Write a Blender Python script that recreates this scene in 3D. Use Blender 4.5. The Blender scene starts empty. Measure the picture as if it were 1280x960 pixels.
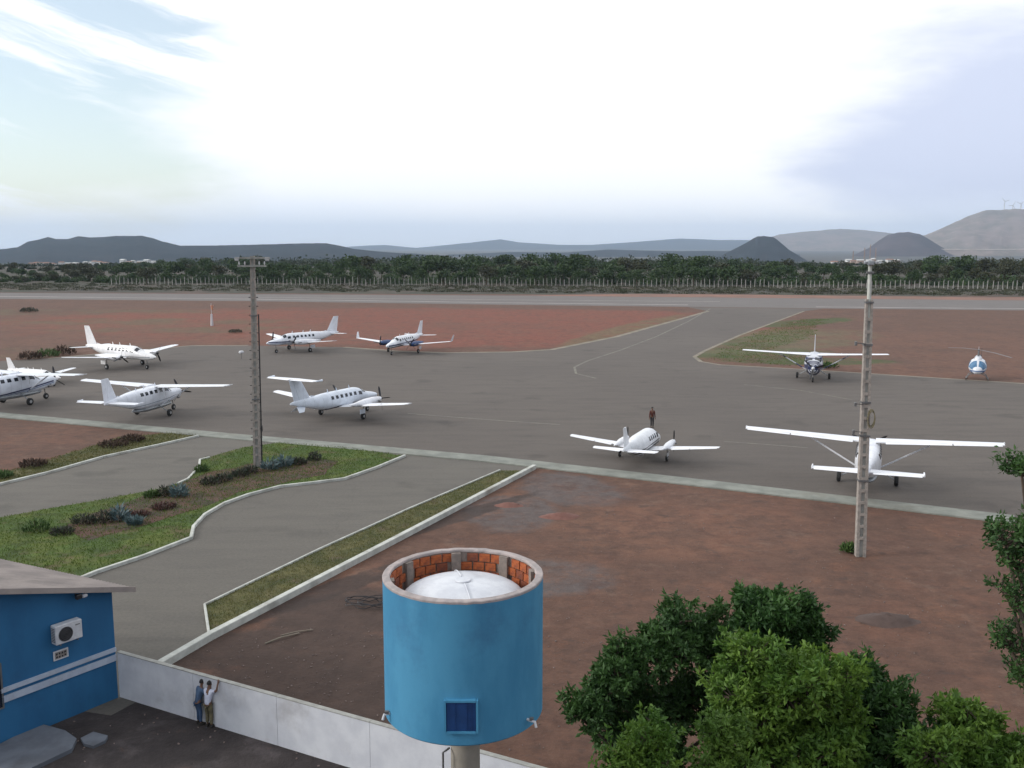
import bpy, bmesh, math, random
import numpy as np
from mathutils import Vector, Matrix, noise
R = math.radians
sc = bpy.context.scene
COL = sc.collection
random.seed(7); RNG = np.random.default_rng(7)

# ------------------------------------------------------------------ camera
CAM_H = 15.8; FOC = 1200.0; PITCH = math.atan((480 - 306) / FOC)
cd = bpy.data.cameras.new('camera'); cam = bpy.data.objects.new('camera', cd); COL.objects.link(cam)
cam.location = (0, 0, CAM_H); cam.rotation_euler = (math.pi / 2 - PITCH, 0, 0)
cd.sensor_width = 36; cd.lens = 36 * FOC / 1280; cd.clip_start = 0.2; cd.clip_end = 60000
sc.camera = cam

# ------------------------------------------------------------------ sky and sun
SUN_AZ = R(-100); SUN_EL = R(24)          # azimuth from +Y towards +X
w = bpy.data.worlds.new('World'); sc.world = w; w.use_nodes = True
nt = w.node_tree; nt.nodes.clear(); L = nt.links.new
def N(t, **k):
    n = nt.nodes.new(t)
    for a, b in k.items(): setattr(n, a, b)
    return n
def M(op, a, b=None, c=None, clamp=False):
    n = N('ShaderNodeMath', operation=op); n.use_clamp = clamp
    for i, v in enumerate((a, b, c)):
        if v is None: continue
        if isinstance(v, (int, float)): n.inputs[i].default_value = v
        else: L(v, n.inputs[i])
    return n.outputs[0]
def SM(v, a, b):                        # smooth step
    n = N('ShaderNodeMapRange', interpolation_type='SMOOTHSTEP'); L(v, n.inputs[0])
    n.inputs[1].default_value = a; n.inputs[2].default_value = b
    return n.outputs[0]
def MIXC(f, a, b):
    n = N('ShaderNodeMix', data_type='RGBA'); L(f, n.inputs[0])
    for i, v in ((6, a), (7, b)):
        if isinstance(v, tuple): n.inputs[i].default_value = (*v, 1)
        else: L(v, n.inputs[i])
    return n.outputs[2]
tc = N('ShaderNodeTexCoord'); sx = N('ShaderNodeSeparateXYZ'); L(tc.outputs['Generated'], sx.inputs[0])
az = M('ARCTAN2', sx.outputs[0], sx.outputs[1]); el = M('ARCSINE', sx.outputs[2])
AZ = M('MULTIPLY', az, 57.2958); EL = M('MULTIPLY', el, 57.2958)
cb = N('ShaderNodeCombineXYZ'); L(M('MULTIPLY', AZ, 0.055), cb.inputs[0]); L(M('MULTIPLY', EL, 0.2), cb.inputs[1])
n1 = N('ShaderNodeTexNoise'); L(cb.outputs[0], n1.inputs['Vector']); n1.inputs['Scale'].default_value = 1.0; n1.inputs['Detail'].default_value = 7; n1.inputs['Roughness'].default_value = 0.55
cb2 = N('ShaderNodeCombineXYZ'); L(M('ADD', M('MULTIPLY', AZ, 0.07), M('MULTIPLY', EL, 0.10)), cb2.inputs[0]); L(M('ADD', M('ADD', M('MULTIPLY', EL, 0.36), M('MULTIPLY', AZ, 0.10)), M('MULTIPLY', n1.outputs[0], 1.4)), cb2.inputs[1]); cb2.inputs[2].default_value = 3.3
n2 = N('ShaderNodeTexNoise'); L(cb2.outputs[0], n2.inputs['Vector']); n2.inputs['Scale'].default_value = 1.0; n2.inputs['Detail'].default_value = 6; n2.inputs['Roughness'].default_value = 0.6
wob = M('MULTIPLY', M('SUBTRACT', n1.outputs[0], 0.5), 1.0)
def blob(a0, e0, ra, re, k=1.6, nz=wob):   # soft elliptical cloud region with a ragged edge, in degrees
    d = M('SQRT', M('ADD', M('POWER', M('DIVIDE', M('SUBTRACT', AZ, a0), ra), 2), M('POWER', M('DIVIDE', M('SUBTRACT', EL, e0), re), 2)))
    return SM(M('ADD', M('MULTIPLY', M('SUBTRACT', 1.0, d), 1.0), M('MULTIPLY', nz, k)), 0.0, 0.5)
sky = N('ShaderNodeTexSky', sky_type='NISHITA', sun_disc=False, sun_elevation=SUN_EL, sun_rotation=SUN_AZ, air_density=1.2, dust_density=0.3, ozone_density=2.0)
gapL = M('MULTIPLY', blob(-26, 9, 13, 10, 1.5), SM(n2.outputs[0], 0.36, 0.52))
wide = M('MULTIPLY', SM(n1.outputs[0], 0.56, 0.72), SM(EL, 16, 34))
gap = M('MULTIPLY', M('MAXIMUM', gapL, wide), 0.68, clamp=True)
cloud = (1.10, 1.11, 1.13)
grey_r = blob(27, 5.5, 14, 7.5, 1.2)
low = M('MULTIPLY', SM(M('ADD', M('MULTIPLY', EL, -1.0), M('MULTIPLY', wob, 5.0)), -3.5, -0.5), 1.0)
ccol = MIXC(M('MULTIPLY', grey_r, 0.95), cloud, (0.64, 0.70, 0.88))
ccol = MIXC(M('MULTIPLY', low, 0.75), ccol, (0.93, 0.99, 1.10))
# the cloud cover is brightest towards the hidden sun and greyer on the far side of the sky
vd = N('ShaderNodeVectorMath', operation='DOT_PRODUCT'); L(tc.outputs['Generated'], vd.inputs[0]); vd.inputs[1].default_value = (math.sin(R(-38)), math.cos(R(-38)), .12)
ccol = MIXC(SM(vd.outputs['Value'], 0.45, -0.75), ccol, (0.62, 0.66, 0.74))
b1 = N('ShaderNodeBackground'); L(sky.outputs[0], b1.inputs[0]); b1.inputs[1].default_value = 0.15; b1.inputs[0].default_value = (1, 1, 1, 1)
b2 = N('ShaderNodeBackground'); L(ccol, b2.inputs[0]); b2.inputs[1].default_value = 1.0
mx = N('ShaderNodeMixShader'); L(gap, mx.inputs[0]); L(b2.outputs[0], mx.inputs[1]); L(b1.outputs[0], mx.inputs[2])
wo = N('ShaderNodeOutputWorld'); L(mx.outputs[0], wo.inputs[0])
sl = bpy.data.lights.new('sun', 'SUN'); sl.energy = 1.9; sl.angle = R(16); sl.color = (1, .96, .92)
so = bpy.data.objects.new('sun', sl); COL.objects.link(so)
so.rotation_euler = Vector((math.sin(SUN_AZ) * math.cos(SUN_EL), math.cos(SUN_AZ) * math.cos(SUN_EL), math.sin(SUN_EL))).to_track_quat('Z', 'Y').to_euler()
vs = sc.view_settings; vs.view_transform = 'Standard'; vs.look = 'None'; vs.exposure = 0.15; vs.gamma = 1
sc.cycles.volume_bounces = 1; sc.cycles.max_bounces = 5; sc.cycles.diffuse_bounces = 3

# ------------------------------------------------------------------ helpers
cP, sP = math.cos(PITCH), math.sin(PITCH)
def ray(px, py):
    a = (px - 640) / FOC; b = -(py - 480) / FOC
    return Vector((a, cP + b * sP, -sP + b * cP))
def G(px, py, z=0.0):                    # survey: the point of the plain (height z) seen at a photograph pixel
    d = ray(px, py); t = (z - CAM_H) / d.z
    return Vector((d.x * t, d.y * t, z))
def tag(o, label=None, cat=None, group=None, kind=None):
    if label: o['label'] = label
    if cat: o['category'] = cat
    if group: o['group'] = group
    if kind: o['kind'] = kind
    return o
def empty(name, loc=(0, 0, 0), rz=0, **k):
    o = bpy.data.objects.new(name, None); COL.objects.link(o); o.location = loc; o.rotation_euler = (0, 0, rz)
    o.empty_display_size = .3
    return tag(o, **k)
def copy_tree(o, parent=None):
    c = o.copy(); COL.objects.link(c)
    if parent: c.parent = parent
    for ch in o.children: copy_tree(ch, c)
    return c
class MB:
    def __init__(s): s.v = []; s.f = []
    def add(s, vs, fs):
        n = len(s.v); s.v += [tuple(p) for p in vs]; s.f += [tuple(i + n for i in f) for f in fs]; return s
    def box(s, c, d, mat=None):
        x, y, z = d[0] / 2, d[1] / 2, d[2] / 2
        P = [Vector((i * x, j * y, k * z)) for k in (-1, 1) for j in (-1, 1) for i in (-1, 1)]
        if mat is not None: P = [mat @ p for p in P]
        P = [p + Vector(c) for p in P]
        return s.add(P, [(0, 2, 3, 1), (4, 5, 7, 6), (0, 1, 5, 4), (2, 6, 7, 3), (0, 4, 6, 2), (1, 3, 7, 5)])
    def tube(s, pts, rs, n=8, cap=True):
        pts = [Vector(p) for p in pts]
        if not isinstance(rs, (list, tuple)): rs = [rs] * len(pts)
        base = len(s.v); prev = None
        for i, p in enumerate(pts):
            t = (pts[min(i + 1, len(pts) - 1)] - pts[max(i - 1, 0)]).normalized()
            if prev is None: u = t.orthogonal().normalized()
            else: u = (prev - t * prev.dot(t)).normalized()
            prev = u; vv = t.cross(u)
            for k in range(n):
                a = 2 * math.pi * k / n; s.v.append(tuple(p + (u * math.cos(a) + vv * math.sin(a)) * rs[i]))
        for i in range(len(pts) - 1):
            for k in range(n):
                a = base + i * n + k; b = base + i * n + (k + 1) % n
                s.f.append((a, b, b + n, a + n))
        if cap:
            s.f.append(tuple(base + k for k in reversed(range(n)))); m = base + (len(pts) - 1) * n
            s.f.append(tuple(m + k for k in range(n)))
        return s
    def lathe(s, prof, n=32, c=(0, 0, 0)):
        base = len(s.v)
        for r, z in prof:
            for k in range(n):
                a = 2 * math.pi * k / n; s.v.append((c[0] + r * math.cos(a), c[1] + r * math.sin(a), c[2] + z))
        for i in range(len(prof) - 1):
            for k in range(n):
                a = base + i * n + k; b = base + i * n + (k + 1) % n
                s.f.append((a, b, b + n, a + n))
        return s
    def loft(s, secs, cap=True, closed=True):
        base = len(s.v); n = len(secs[0])
        for q in secs: s.v += [tuple(p) for p in q]
        m = n if closed else n - 1
        for i in range(len(secs) - 1):
            for k in range(m):
                a = base + i * n + k; b = base + i * n + (k + 1) % n
                s.f.append((a, b, b + n, a + n))
        if cap and closed:
            s.f.append(tuple(base + k for k in reversed(range(n)))); j = base + (len(secs) - 1) * n
            s.f.append(tuple(j + k for k in range(n)))
        return s
    def build(s, name, mat, parent=None, smooth=False, bevel=0):
        me = bpy.data.meshes.new(name); me.from_pydata(s.v, [], s.f); me.validate(); me.update()
        bm = bmesh.new(); bm.from_mesh(me); bmesh.ops.recalc_face_normals(bm, faces=bm.faces)
        if bevel: bmesh.ops.bevel(bm, geom=bm.edges[:], offset=bevel, segments=1, affect='EDGES')
        bm.to_mesh(me); bm.free()
        if smooth:
            me.polygons.foreach_set('use_smooth', [True] * len(me.polygons))
            try: me.set_sharp_from_angle(angle=R(40))
            except Exception: pass
        me.materials.append(mat)
        o = bpy.data.objects.new(name, me); COL.objects.link(o)
        if parent: o.parent = parent
        return o
def sheet(name, pts, z, mat, kind='structure', thick=0):
    me = bpy.data.meshes.new(name); bm = bmesh.new()
    vs_ = [bm.verts.new((p[0], p[1], z)) for p in pts]
    f = bm.faces.new(vs_)
    if f.normal.z < 0: f.normal_flip()
    bm.normal_update()
    if f.normal.z < 0: f.normal_flip()
    if thick:
        r = bmesh.ops.extrude_face_region(bm, geom=[f]); bmesh.ops.translate(bm, vec=(0, 0, -thick), verts=[e for e in r['geom'] if isinstance(e, bmesh.types.BMVert)])
    bmesh.ops.triangulate(bm, faces=[q for q in bm.faces if len(q.verts) > 4])
    bmesh.ops.recalc_face_normals(bm, faces=bm.faces) if thick else None
    bm.to_mesh(me); bm.free(); me.materials.append(mat)
    o = bpy.data.objects.new(name, me); COL.objects.link(o)
    if kind: o['kind'] = kind
    return o
def strip_geo(mb, pts, wd, z0, z1, slopes=0):
    pts = [Vector((p[0], p[1], 0)) for p in pts]; secs = []
    for i, p in enumerate(pts):
        t = (pts[min(i + 1, len(pts) - 1)] - pts[max(i - 1, 0)]).normalized(); nrm = Vector((-t.y, t.x, 0))
        a = p + nrm * wd / 2; b = p - nrm * wd / 2; c = .02 if z1 - z0 > .05 else 0
        ca = p + nrm * (wd / 2 - c); cb_ = p - nrm * (wd / 2 - c)
        secs.append([(a.x, a.y, z0), (a.x, a.y, z1 - c), (ca.x, ca.y, z1), (cb_.x, cb_.y, z1), (b.x, b.y, z1 - c), (b.x, b.y, z0)] if c else [(a.x, a.y, z1), (b.x, b.y, z1)])
    if z1 - z0 > .05: mb.loft(secs)
    else: mb.loft(secs, closed=False)
def dense(pts, step=1.2, jit=0.0):
    out = []
    for i in range(len(pts) - 1):
        a, b = Vector(pts[i]), Vector(pts[i + 1]); n = max(1, int((b - a).length / step))
        for k in range(n):
            p = a.lerp(b, k / n); p.x += random.uniform(-jit, jit); p.y += random.uniform(-jit, jit); out.append(p)
    out.append(Vector(pts[-1])); return out

# ------------------------------------------------------------------ materials
def newmat(name):
    m = bpy.data.materials.new(name); m.use_nodes = True; t = m.node_tree; b = t.nodes['Principled BSDF']; return m, t, b
def tn(t, typ, **k):
    n = t.nodes.new(typ)
    for a, b in k.items(): setattr(n, a, b)
    return n
def tnoise(t, vec, scale, detail=5, rough=.55, stretch=None):
    if stretch:
        mp = tn(t, 'ShaderNodeMapping'); mp.inputs['Scale'].default_value = stretch; t.links.new(vec, mp.inputs[0]); vec = mp.outputs[0]
    n = tn(t, 'ShaderNodeTexNoise'); n.inputs['Scale'].default_value = scale; n.inputs['Detail'].default_value = detail; n.inputs['Roughness'].default_value = rough
    t.links.new(vec, n.inputs['Vector']); return n.outputs[0]
def tramp(t, v, a, b):
    n = tn(t, 'ShaderNodeMapRange', interpolation_type='SMOOTHSTEP'); t.links.new(v, n.inputs[0]); n.inputs[1].default_value = a; n.inputs[2].default_value = b; return n.outputs[0]
def tmath(t, op, a, b=None):
    n = tn(t, 'ShaderNodeMath', operation=op)
    for i, v in enumerate((a, b)):
        if v is None: continue
        if isinstance(v, (int, float)): n.inputs[i].default_value = v
        else: t.links.new(v, n.inputs[i])
    return n.outputs[0]
def tmix(t, f, a, b, blend='MIX'):
    n = tn(t, 'ShaderNodeMix', data_type='RGBA', blend_type=blend)
    if isinstance(f, (int, float)): n.inputs[0].default_value = f
    else: t.links.new(f, n.inputs[0])
    for i, v in ((6, a), (7, b)):
        if isinstance(v, tuple): n.inputs[i].default_value = (*v, 1)
        else: t.links.new(v, n.inputs[i])
    return n.outputs[2]
def tbump(t, b, h, strength, dist=.02):
    n = tn(t, 'ShaderNodeBump'); n.inputs['Strength'].default_value = strength; n.inputs['Distance'].default_value = dist
    t.links.new(h, n.inputs['Height']); t.links.new(n.outputs[0], b.inputs['Normal'])
def pm(name, c1, c2=None, scale=4, rough=.7, metal=0, bump=0, bdist=.01, dirt=None, coat=0, stretch=None):
    m, t, b = newmat(name); co = tn(t, 'ShaderNodeTexCoord').outputs['Object']
    c2 = c2 or tuple(x * .82 for x in c1)
    nz = tnoise(t, co, scale, 6, .6, stretch); col = tmix(t, tramp(t, nz, .35, .65), c1, c2)
    if dirt: col = tmix(t, tmath(t, 'MULTIPLY', tramp(t, tnoise(t, co, scale * .35, 8, .7), .5, .72), dirt[1]), col, dirt[0])
    t.links.new(col, b.inputs['Base Color']); b.inputs['Roughness'].default_value = rough; b.inputs['Metallic'].default_value = metal
    if coat: b.inputs['Coat Weight'].default_value = coat
    if bump: tbump(t, b, tnoise(t, co, scale * 6, 4, .6), bump, bdist)
    return m
MAT = {}
MAT['concrete'] = pm('weathered_concrete', (.34, .34, .31), (.26, .26, .24), 3, .85, bump=.3, dirt=((.14, .13, .11), .5))
MAT['kerb'] = pm('whitewashed_kerb', (.56, .57, .52), (.42, .43, .39), 1.5, .85, bump=.3, dirt=((.2, .17, .13), .6))
MAT['gutter'] = pm('gutter_concrete', (.25, .26, .225), (.18, .19, .165), .7, .85, bump=.3, dirt=((.15, .14, .11), .7))
MAT['pole'] = pm('pole_concrete', (.36, .32, .28), (.26, .235, .21), 5, .85, bump=.3, dirt=((.13, .11, .1), .5))
MAT['steel'] = pm('dull_steel', (.20, .20, .2), None, 8, .5, metal=.6)
MAT['dark'] = pm('dark_rubber', (.016, .016, .018), (.03, .03, .03), 9, .6)
MAT['black'] = pm('black_paint', (.02, .02, .024), None, 9, .4)
MAT['wallwhite'] = pm('white_wall_render', (.62, .63, .65), (.53, .54, .57), 1.2, .85, bump=.25, dirt=((.27, .25, .24), .5))
MAT['blue_wall'] = pm('blue_wall_paint', (.013, .105, .235), (.018, .128, .275), 1.0, .75, bump=.3, dirt=((.012, .07, .16), .6), stretch=(1, 1, .4))
MAT['blue_tank'] = pm('light_blue_tank_paint', (.042, .215, .37), (.062, .265, .43), 1.6, .7, bump=.35, dirt=((.035, .14, .27), .6), stretch=(1, 1, .3))
MAT['blue_dark'] = pm('dark_blue_paint', (.008, .05, .17), None, 3, .5)
MAT['trim'] = pm('pale_trim', (.42, .47, .55), (.36, .41, .5), 3, .7, dirt=((.22, .2, .2), .4))
MAT['roof'] = pm('fibre_cement_roof', (.36, .31, .28), (.27, .235, .215), .9, .85, bump=.3, dirt=((.12, .11, .1), .5))
MAT['brick'] = pm('orange_hollow_brick', (.42, .115, .035), (.30, .075, .03), 9, .9, bump=.5, dirt=((.2, .09, .05), .6))
MAT['brick2'] = pm('dark_hollow_brick', (.26, .075, .035), (.17, .06, .04), 9, .9, bump=.5)
MAT['mortar'] = pm('grey_mortar', (.27, .22, .19), (.19, .16, .14), 8, .95, bump=.5)
MAT['rim'] = pm('bare_concrete_rim', (.42, .36, .34), (.30, .27, .26), 5, .9, bump=.4, dirt=((.16, .13, .12), .5))
MAT['fibreglass'] = pm('white_fibreglass', (.66, .68, .71), (.55, .57, .61), 3, .45, dirt=((.33, .33, .35), .55))
MAT['column'] = pm('beige_column_paint', (.32, .29, .24), (.25, .23, .19), 2, .8, bump=.2)
MAT['silver'] = pm('silver_paint', (.35, .37, .38), (.26, .28, .3), 4, .35, metal=.3)
MAT['glass'] = pm('dark_aircraft_glass', (.012, .018, .03), None, 3, .08)
MAT['tyre'] = pm('tyre_rubber', (.018, .018, .018), None, 9, .8)
MAT['hub'] = pm('wheel_hub', (.5, .5, .5), None, 5, .4, metal=.4)
MAT['plastic'] = pm('white_plastic', (.60, .61, .62), (.5, .5, .52), 6, .5)
MAT['plant_blue'] = pm('blue_grey_leaf', (.13, .19, .20), (.07, .12, .12), 3, .6)
MAT['plant_dark'] = pm('dark_leaf', (.035, .06, .03), (.05, .035, .03), 3, .7)
MAT['plant_green'] = pm('green_leaf', (.07, .13, .025), (.04, .08, .02), 3, .7)
MAT['plant_red'] = pm('red_leaf', (0.1040, 0.0350, 0.0300), (0.0585, 0.0400, 0.0300), 3, .7)
MAT['plant_dry'] = pm('dry_twig', (.10, .06, .04), (.05, .035, .025), 3, .9)
MAT['trunk'] = pm('bark', (.09, .065, .045), (.05, .04, .03), 6, .9, bump=.5)
MAT['townwhite'] = pm('town_wall', (.62, .62, .60), (.5, .49, .47), .2, .8)
MAT['towntan'] = pm('town_wall_tan', (.40, .30, .24), None, .2, .8)
MAT['townroof'] = pm('town_roof', (.30, .16, .11), None, .2, .8)
MAT['skin'] = pm('brown_skin', (.17, .085, .05), None, 8, .55)
MAT['hair'] = pm('black_hair', (.012, .01, .01), None, 20, .7)
MAT['shirt_white'] = pm('white_cotton', (.62, .64, .74), (.5, .52, .62), 6, .9)
MAT['shirt_blue'] = pm('faded_blue_cloth', (.07, .12, .20), (.04, .07, .13), 6, .9)
MAT['khaki'] = pm('khaki_cloth', (.20, .17, .09), (.09, .08, .05), 10, .9)
MAT['jeans'] = pm('blue_denim', (.05, .10, .19), (.03, .06, .12), 8, .9)
MAT['redcloth'] = pm('dark_red_cloth', (.10, .028, .02), None, 6, .9)
MAT['shoe'] = pm('dark_shoe', (.03, .025, .02), None, 6, .7)
MAT['orange'] = pm('faded_orange_cloth', (.60, .24, .12), (.6, .4, .33), 3, .8)
MAT['yellowline'] = pm('worn_yellow_paint', (.21, .195, .15), (.12, .112, .10), 1.2, .8)
MAT['whiteline'] = pm('worn_white_paint', (.56, .50, .47), (.38, .34, .32), .12, .8)
MAT['sand'] = pm('sandy_edge', (.26, .22, .17), (.19, .17, .13), .4, .95, dirt=((.14, .13, .08), .6))
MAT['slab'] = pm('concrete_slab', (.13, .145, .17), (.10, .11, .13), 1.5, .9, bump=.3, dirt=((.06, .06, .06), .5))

def asphalt(name, a, b, c, wet=None):
    m, t, bs = newmat(name); co = tn(t, 'ShaderNodeTexCoord').outputs['Object']
    big = tnoise(t, co, .035, 4, .5); mid = tnoise(t, co, .30, 7, .7, (.55, 2.6, 1)); fine = tnoise(t, co, 7, 3, .7)
    col = tmix(t, tramp(t, big, .35, .62), a, b); col = tmix(t, tmath(t, 'MULTIPLY', tramp(t, mid, .42, .66), .8), col, c)
    col = tmix(t, .35, col, tmix(t, tramp(t, fine, .3, .7), tuple(x * .72 for x in a), tuple(x * 1.3 for x in a)))
    oil = tmath(t, 'MULTIPLY', tramp(t, tnoise(t, co, .22, 3, .5), .60, .72), .45); col = tmix(t, oil, col, tuple(x * .5 for x in a))
    v = tn(t, 'ShaderNodeTexVoronoi', feature='DISTANCE_TO_EDGE'); v.inputs['Scale'].default_value = .11
    wv = tn(t, 'ShaderNodeVectorMath', operation='ADD'); nn = tn(t, 'ShaderNodeTexNoise'); nn.inputs['Scale'].default_value = .8; nn.inputs['Detail'].default_value = 5
    t.links.new(co, nn.inputs['Vector']); sc_ = tn(t, 'ShaderNodeVectorMath', operation='SCALE'); sc_.inputs['Scale'].default_value = 2.2
    t.links.new(nn.outputs['Color'], sc_.inputs[0]); t.links.new(co, wv.inputs[0]); t.links.new(sc_.outputs[0], wv.inputs[1]); t.links.new(wv.outputs[0], v.inputs['Vector'])
    crack = tmath(t, 'MULTIPLY', tmath(t, 'SUBTRACT', 1.0, tramp(t, v.outputs[0], .001, .008)), .18); col = tmix(t, crack, col, tuple(x * .45 for x in a))
    t.links.new(col, bs.inputs['Base Color']); bs.inputs['Roughness'].default_value = .85
    tbump(t, bs, tnoise(t, co, 14, 3, .7), .4, .01)
    return m
MAT['apron'] = asphalt('apron_asphalt', (0.0961, 0.0811, 0.0689), (0.1167, 0.0990, 0.0830), (0.0738, 0.0625, 0.0541))
MAT['runway'] = asphalt('runway_asphalt', (0.1403, 0.1258, 0.1173), (0.1232, 0.1105, 0.1037), (0.1615, 0.1445, 0.1318))
MAT['road'] = asphalt('road_asphalt', (0.1126, 0.1026, 0.0866), (0.1320, 0.1204, 0.1003), (0.0880, 0.0806, 0.0699))

def ground_mat(name, base, layers, bump=.6):
    """layers: (colour, strength, noise scale, lo, hi, [(x, y, rx, ry, angle), ...] or None, ragged)"""
    m, t, bs = newmat(name); co = tn(t, 'ShaderNodeTexCoord').outputs['Object']
    nA = tnoise(t, co, .12, 7, .65); nB = tnoise(t, co, 1.1, 6, .7); nC = tnoise(t, co, 6, 4, .7)
    col = tmix(t, tramp(t, nA, .3, .7), base, tuple(x * .8 for x in base))
    for i, (c, st, ns, lo, hi, blobs, rag) in enumerate(layers):
        mp = tn(t, 'ShaderNodeMapping'); mp.inputs['Location'].default_value = (17.3 * i, 9.1 * i, i); t.links.new(co, mp.inputs[0])
        nz = tnoise(t, mp.outputs[0], ns, 7, .68); f = tramp(t, nz, lo, hi)
        if blobs:
            acc = None
            for (x, y, rx, ry, an) in blobs:
                q = tn(t, 'ShaderNodeMapping', vector_type='TEXTURE'); q.inputs['Location'].default_value = (x, y, 0); q.inputs['Rotation'].default_value = (0, 0, R(an)); q.inputs['Scale'].default_value = (rx, ry, 1e6)
                t.links.new(co, q.inputs[0]); ln = tn(t, 'ShaderNodeVectorMath', operation='LENGTH'); t.links.new(q.outputs[0], ln.inputs[0])
                k = tmath(t, 'SUBTRACT', 1.0, ln.outputs['Value'])
                acc = k if acc is None else tmath(t, 'MAXIMUM', acc, k)
            s_ = tmath(t, 'ADD', acc, tmath(t, 'MULTIPLY', tmath(t, 'SUBTRACT', nA, .5), rag)); s_ = tmath(t, 'ADD', s_, tmath(t, 'MULTIPLY', tmath(t, 'SUBTRACT', nB, .5), rag * .6))
            f = tmath(t, 'MULTIPLY', f, tramp(t, s_, 0.0, .28))
        f = tmath(t, 'MULTIPLY', f, st); col = tmix(t, f, col, c)
    col = tmix(t, .5, col, tmix(t, tramp(t, nB, .3, .72), (1.0, 1.0, 1.0), (.36, .33, .32)), 'MULTIPLY')
    col = tmix(t, .5, col, tmix(t, tramp(t, nC, .3, .72), (1.0, 1.0, 1.0), (.68, .66, .64)), 'MULTIPLY')
    t.links.new(col, bs.inputs['Base Color']); bs.inputs['Roughness'].default_value = .95
    tbump(t, bs, tmath(t, 'ADD', nB, tmath(t, 'MULTIPLY', nC, .4)), bump, .12)
    return m
def bp(px, py, rx, ry, an=0): p = G(px, py); return (p.x, p.y, rx, ry, an)
RED = (0.2359, 0.0658, 0.0378); TAN = (0.2053, 0.1147, 0.0730)
MAT['ground'] = ground_mat('bare_red_earth', (0.1467, 0.0749, 0.0482), [
    (RED, .85, .03, .25, .5, [bp(560, 412, 75, 38, 0), bp(420, 400, 80, 45, 0), bp(700, 395, 40, 25)], .9),
    ((0.1791, 0.0825, 0.0508), .7, .06, .35, .6, [bp(1180, 440, 55, 40), bp(150, 420, 60, 40)], .9),
    ((0.1260, 0.1053, 0.0518), .75, .09, .42, .6, [bp(150, 402, 50, 10), bp(60, 390, 60, 12), bp(90, 440, 18, 10), bp(240, 412, 30, 8)], .8),
    ((0.1596, 0.1287, 0.0592), .85, .2, .3, .55, [bp(790, 410, 42, 4.2, 66)], .6),
    ((0.0630, 0.0897, 0.0185), .95, .12, .3, .5, [bp(1005, 403, 20, 6, 40), bp(925, 442, 16, 8, 20), bp(955, 425, 26, 6, 55), bp(980, 450, 16, 6, -10)], .7),
    ((0.1470, 0.1443, 0.0703), .6, .12, .34, .52, [bp(960, 425, 30, 16, 45)], .7),
    ((0.1218, 0.1014, 0.0962), .85, .25, .28, .5, [bp(715, 612, 3.6, 5, 30), bp(640, 640, 3, 4.5, 0), bp(690, 720, 3.5, 3, 0)], .9),
    ((0.2359, 0.1108, 0.0651), .55, .3, .4, .6, [bp(860, 660, 9, 6)], .9),
    ((0.0874, 0.0459, 0.0312), .7, .5, .46, .6, [bp(1150, 780, 7, 6), bp(700, 850, 4, 5)], .9),
    ((0.1005, 0.0474, 0.0312), .6, .5, .5, .64, None, 0),
    ((.205, .092, .050), .55, .33, .54, .68, None, 0),
    ((.062, .040, .032), .55, .9, .56, .68, None, 0),
    ((0.1835, 0.0825, 0.0495), .5, .22, .5, .66, None, 0),
    ((0.2271, 0.1529, 0.1107), .3, .5, .56, .7, None, 0),
    ((0.0681, 0.0428, 0.0326), .92, .45, .15, .42, [bp(430, 770, 4.0, 3.4, 30), bp(380, 810, 4.5, 3, 0), bp(480, 880, 4, 3, 0), bp(300, 810, 3.4, 2.2, 25), bp(420, 860, 6, 4, -20)], .8),
    ((0.0480, 0.0321, 0.0260), .8, .5, .25, .5, [bp(560, 650, 9, .9, 50), bp(400, 742, 8, 1.0, 50)], .7),
])
MAT['left_soil'] = MAT['ground']
MAT['scrub'] = ground_mat('dry_scrub_ground', (0.0722, 0.0574, 0.0426), [((0.0410, 0.0492, 0.0246), .9, .03, .4, .6, None, 0), ((0.1394, 0.0902, 0.0656), .7, .04, .52, .68, None, 0), ((0.0328, 0.0287, 0.0230), .7, .2, .5, .64, None, 0)])
MAT['grass'] = ground_mat('patchy_lawn', (0.0738, 0.1328, 0.0148), [((0.1312, 0.1594, 0.0236), .7, .35, .42, .62, None, 0), ((0.0451, 0.0753, 0.0148), .7, .6, .45, .62, None, 0), ((0.1312, 0.1018, 0.0480), .8, .45, .52, .66, None, 0)], .8)
MAT['grass_dry'] = ground_mat('dry_lawn', (0.1025, 0.1050, 0.0312), [((0.1476, 0.1353, 0.0492), .8, .5, .4, .6, None, 0), ((0.0615, 0.0738, 0.0246), .7, .9, .45, .6, None, 0), ((0.1394, 0.0984, 0.0656), .7, .6, .55, .7, None, 0)], .8)
MAT['bed'] = ground_mat('planting_soil', (.135, .068, .048), [((.06, .055, .035), .8, .6, .42, .6, None, 0), ((.09, .10, .04), .7, .4, .55, .65, None, 0)], .8)
MAT['yard'] = ground_mat('dark_yard_earth', (.060, .048, .046), [((.13, .11, .11), .7, .45, .52, .66, None, 0), ((.028, .022, .022), .8, .3, .42, .6, None, 0), ((.12, .07, .05), .6, .8, .6, .7, None, 0)], .8)

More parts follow.
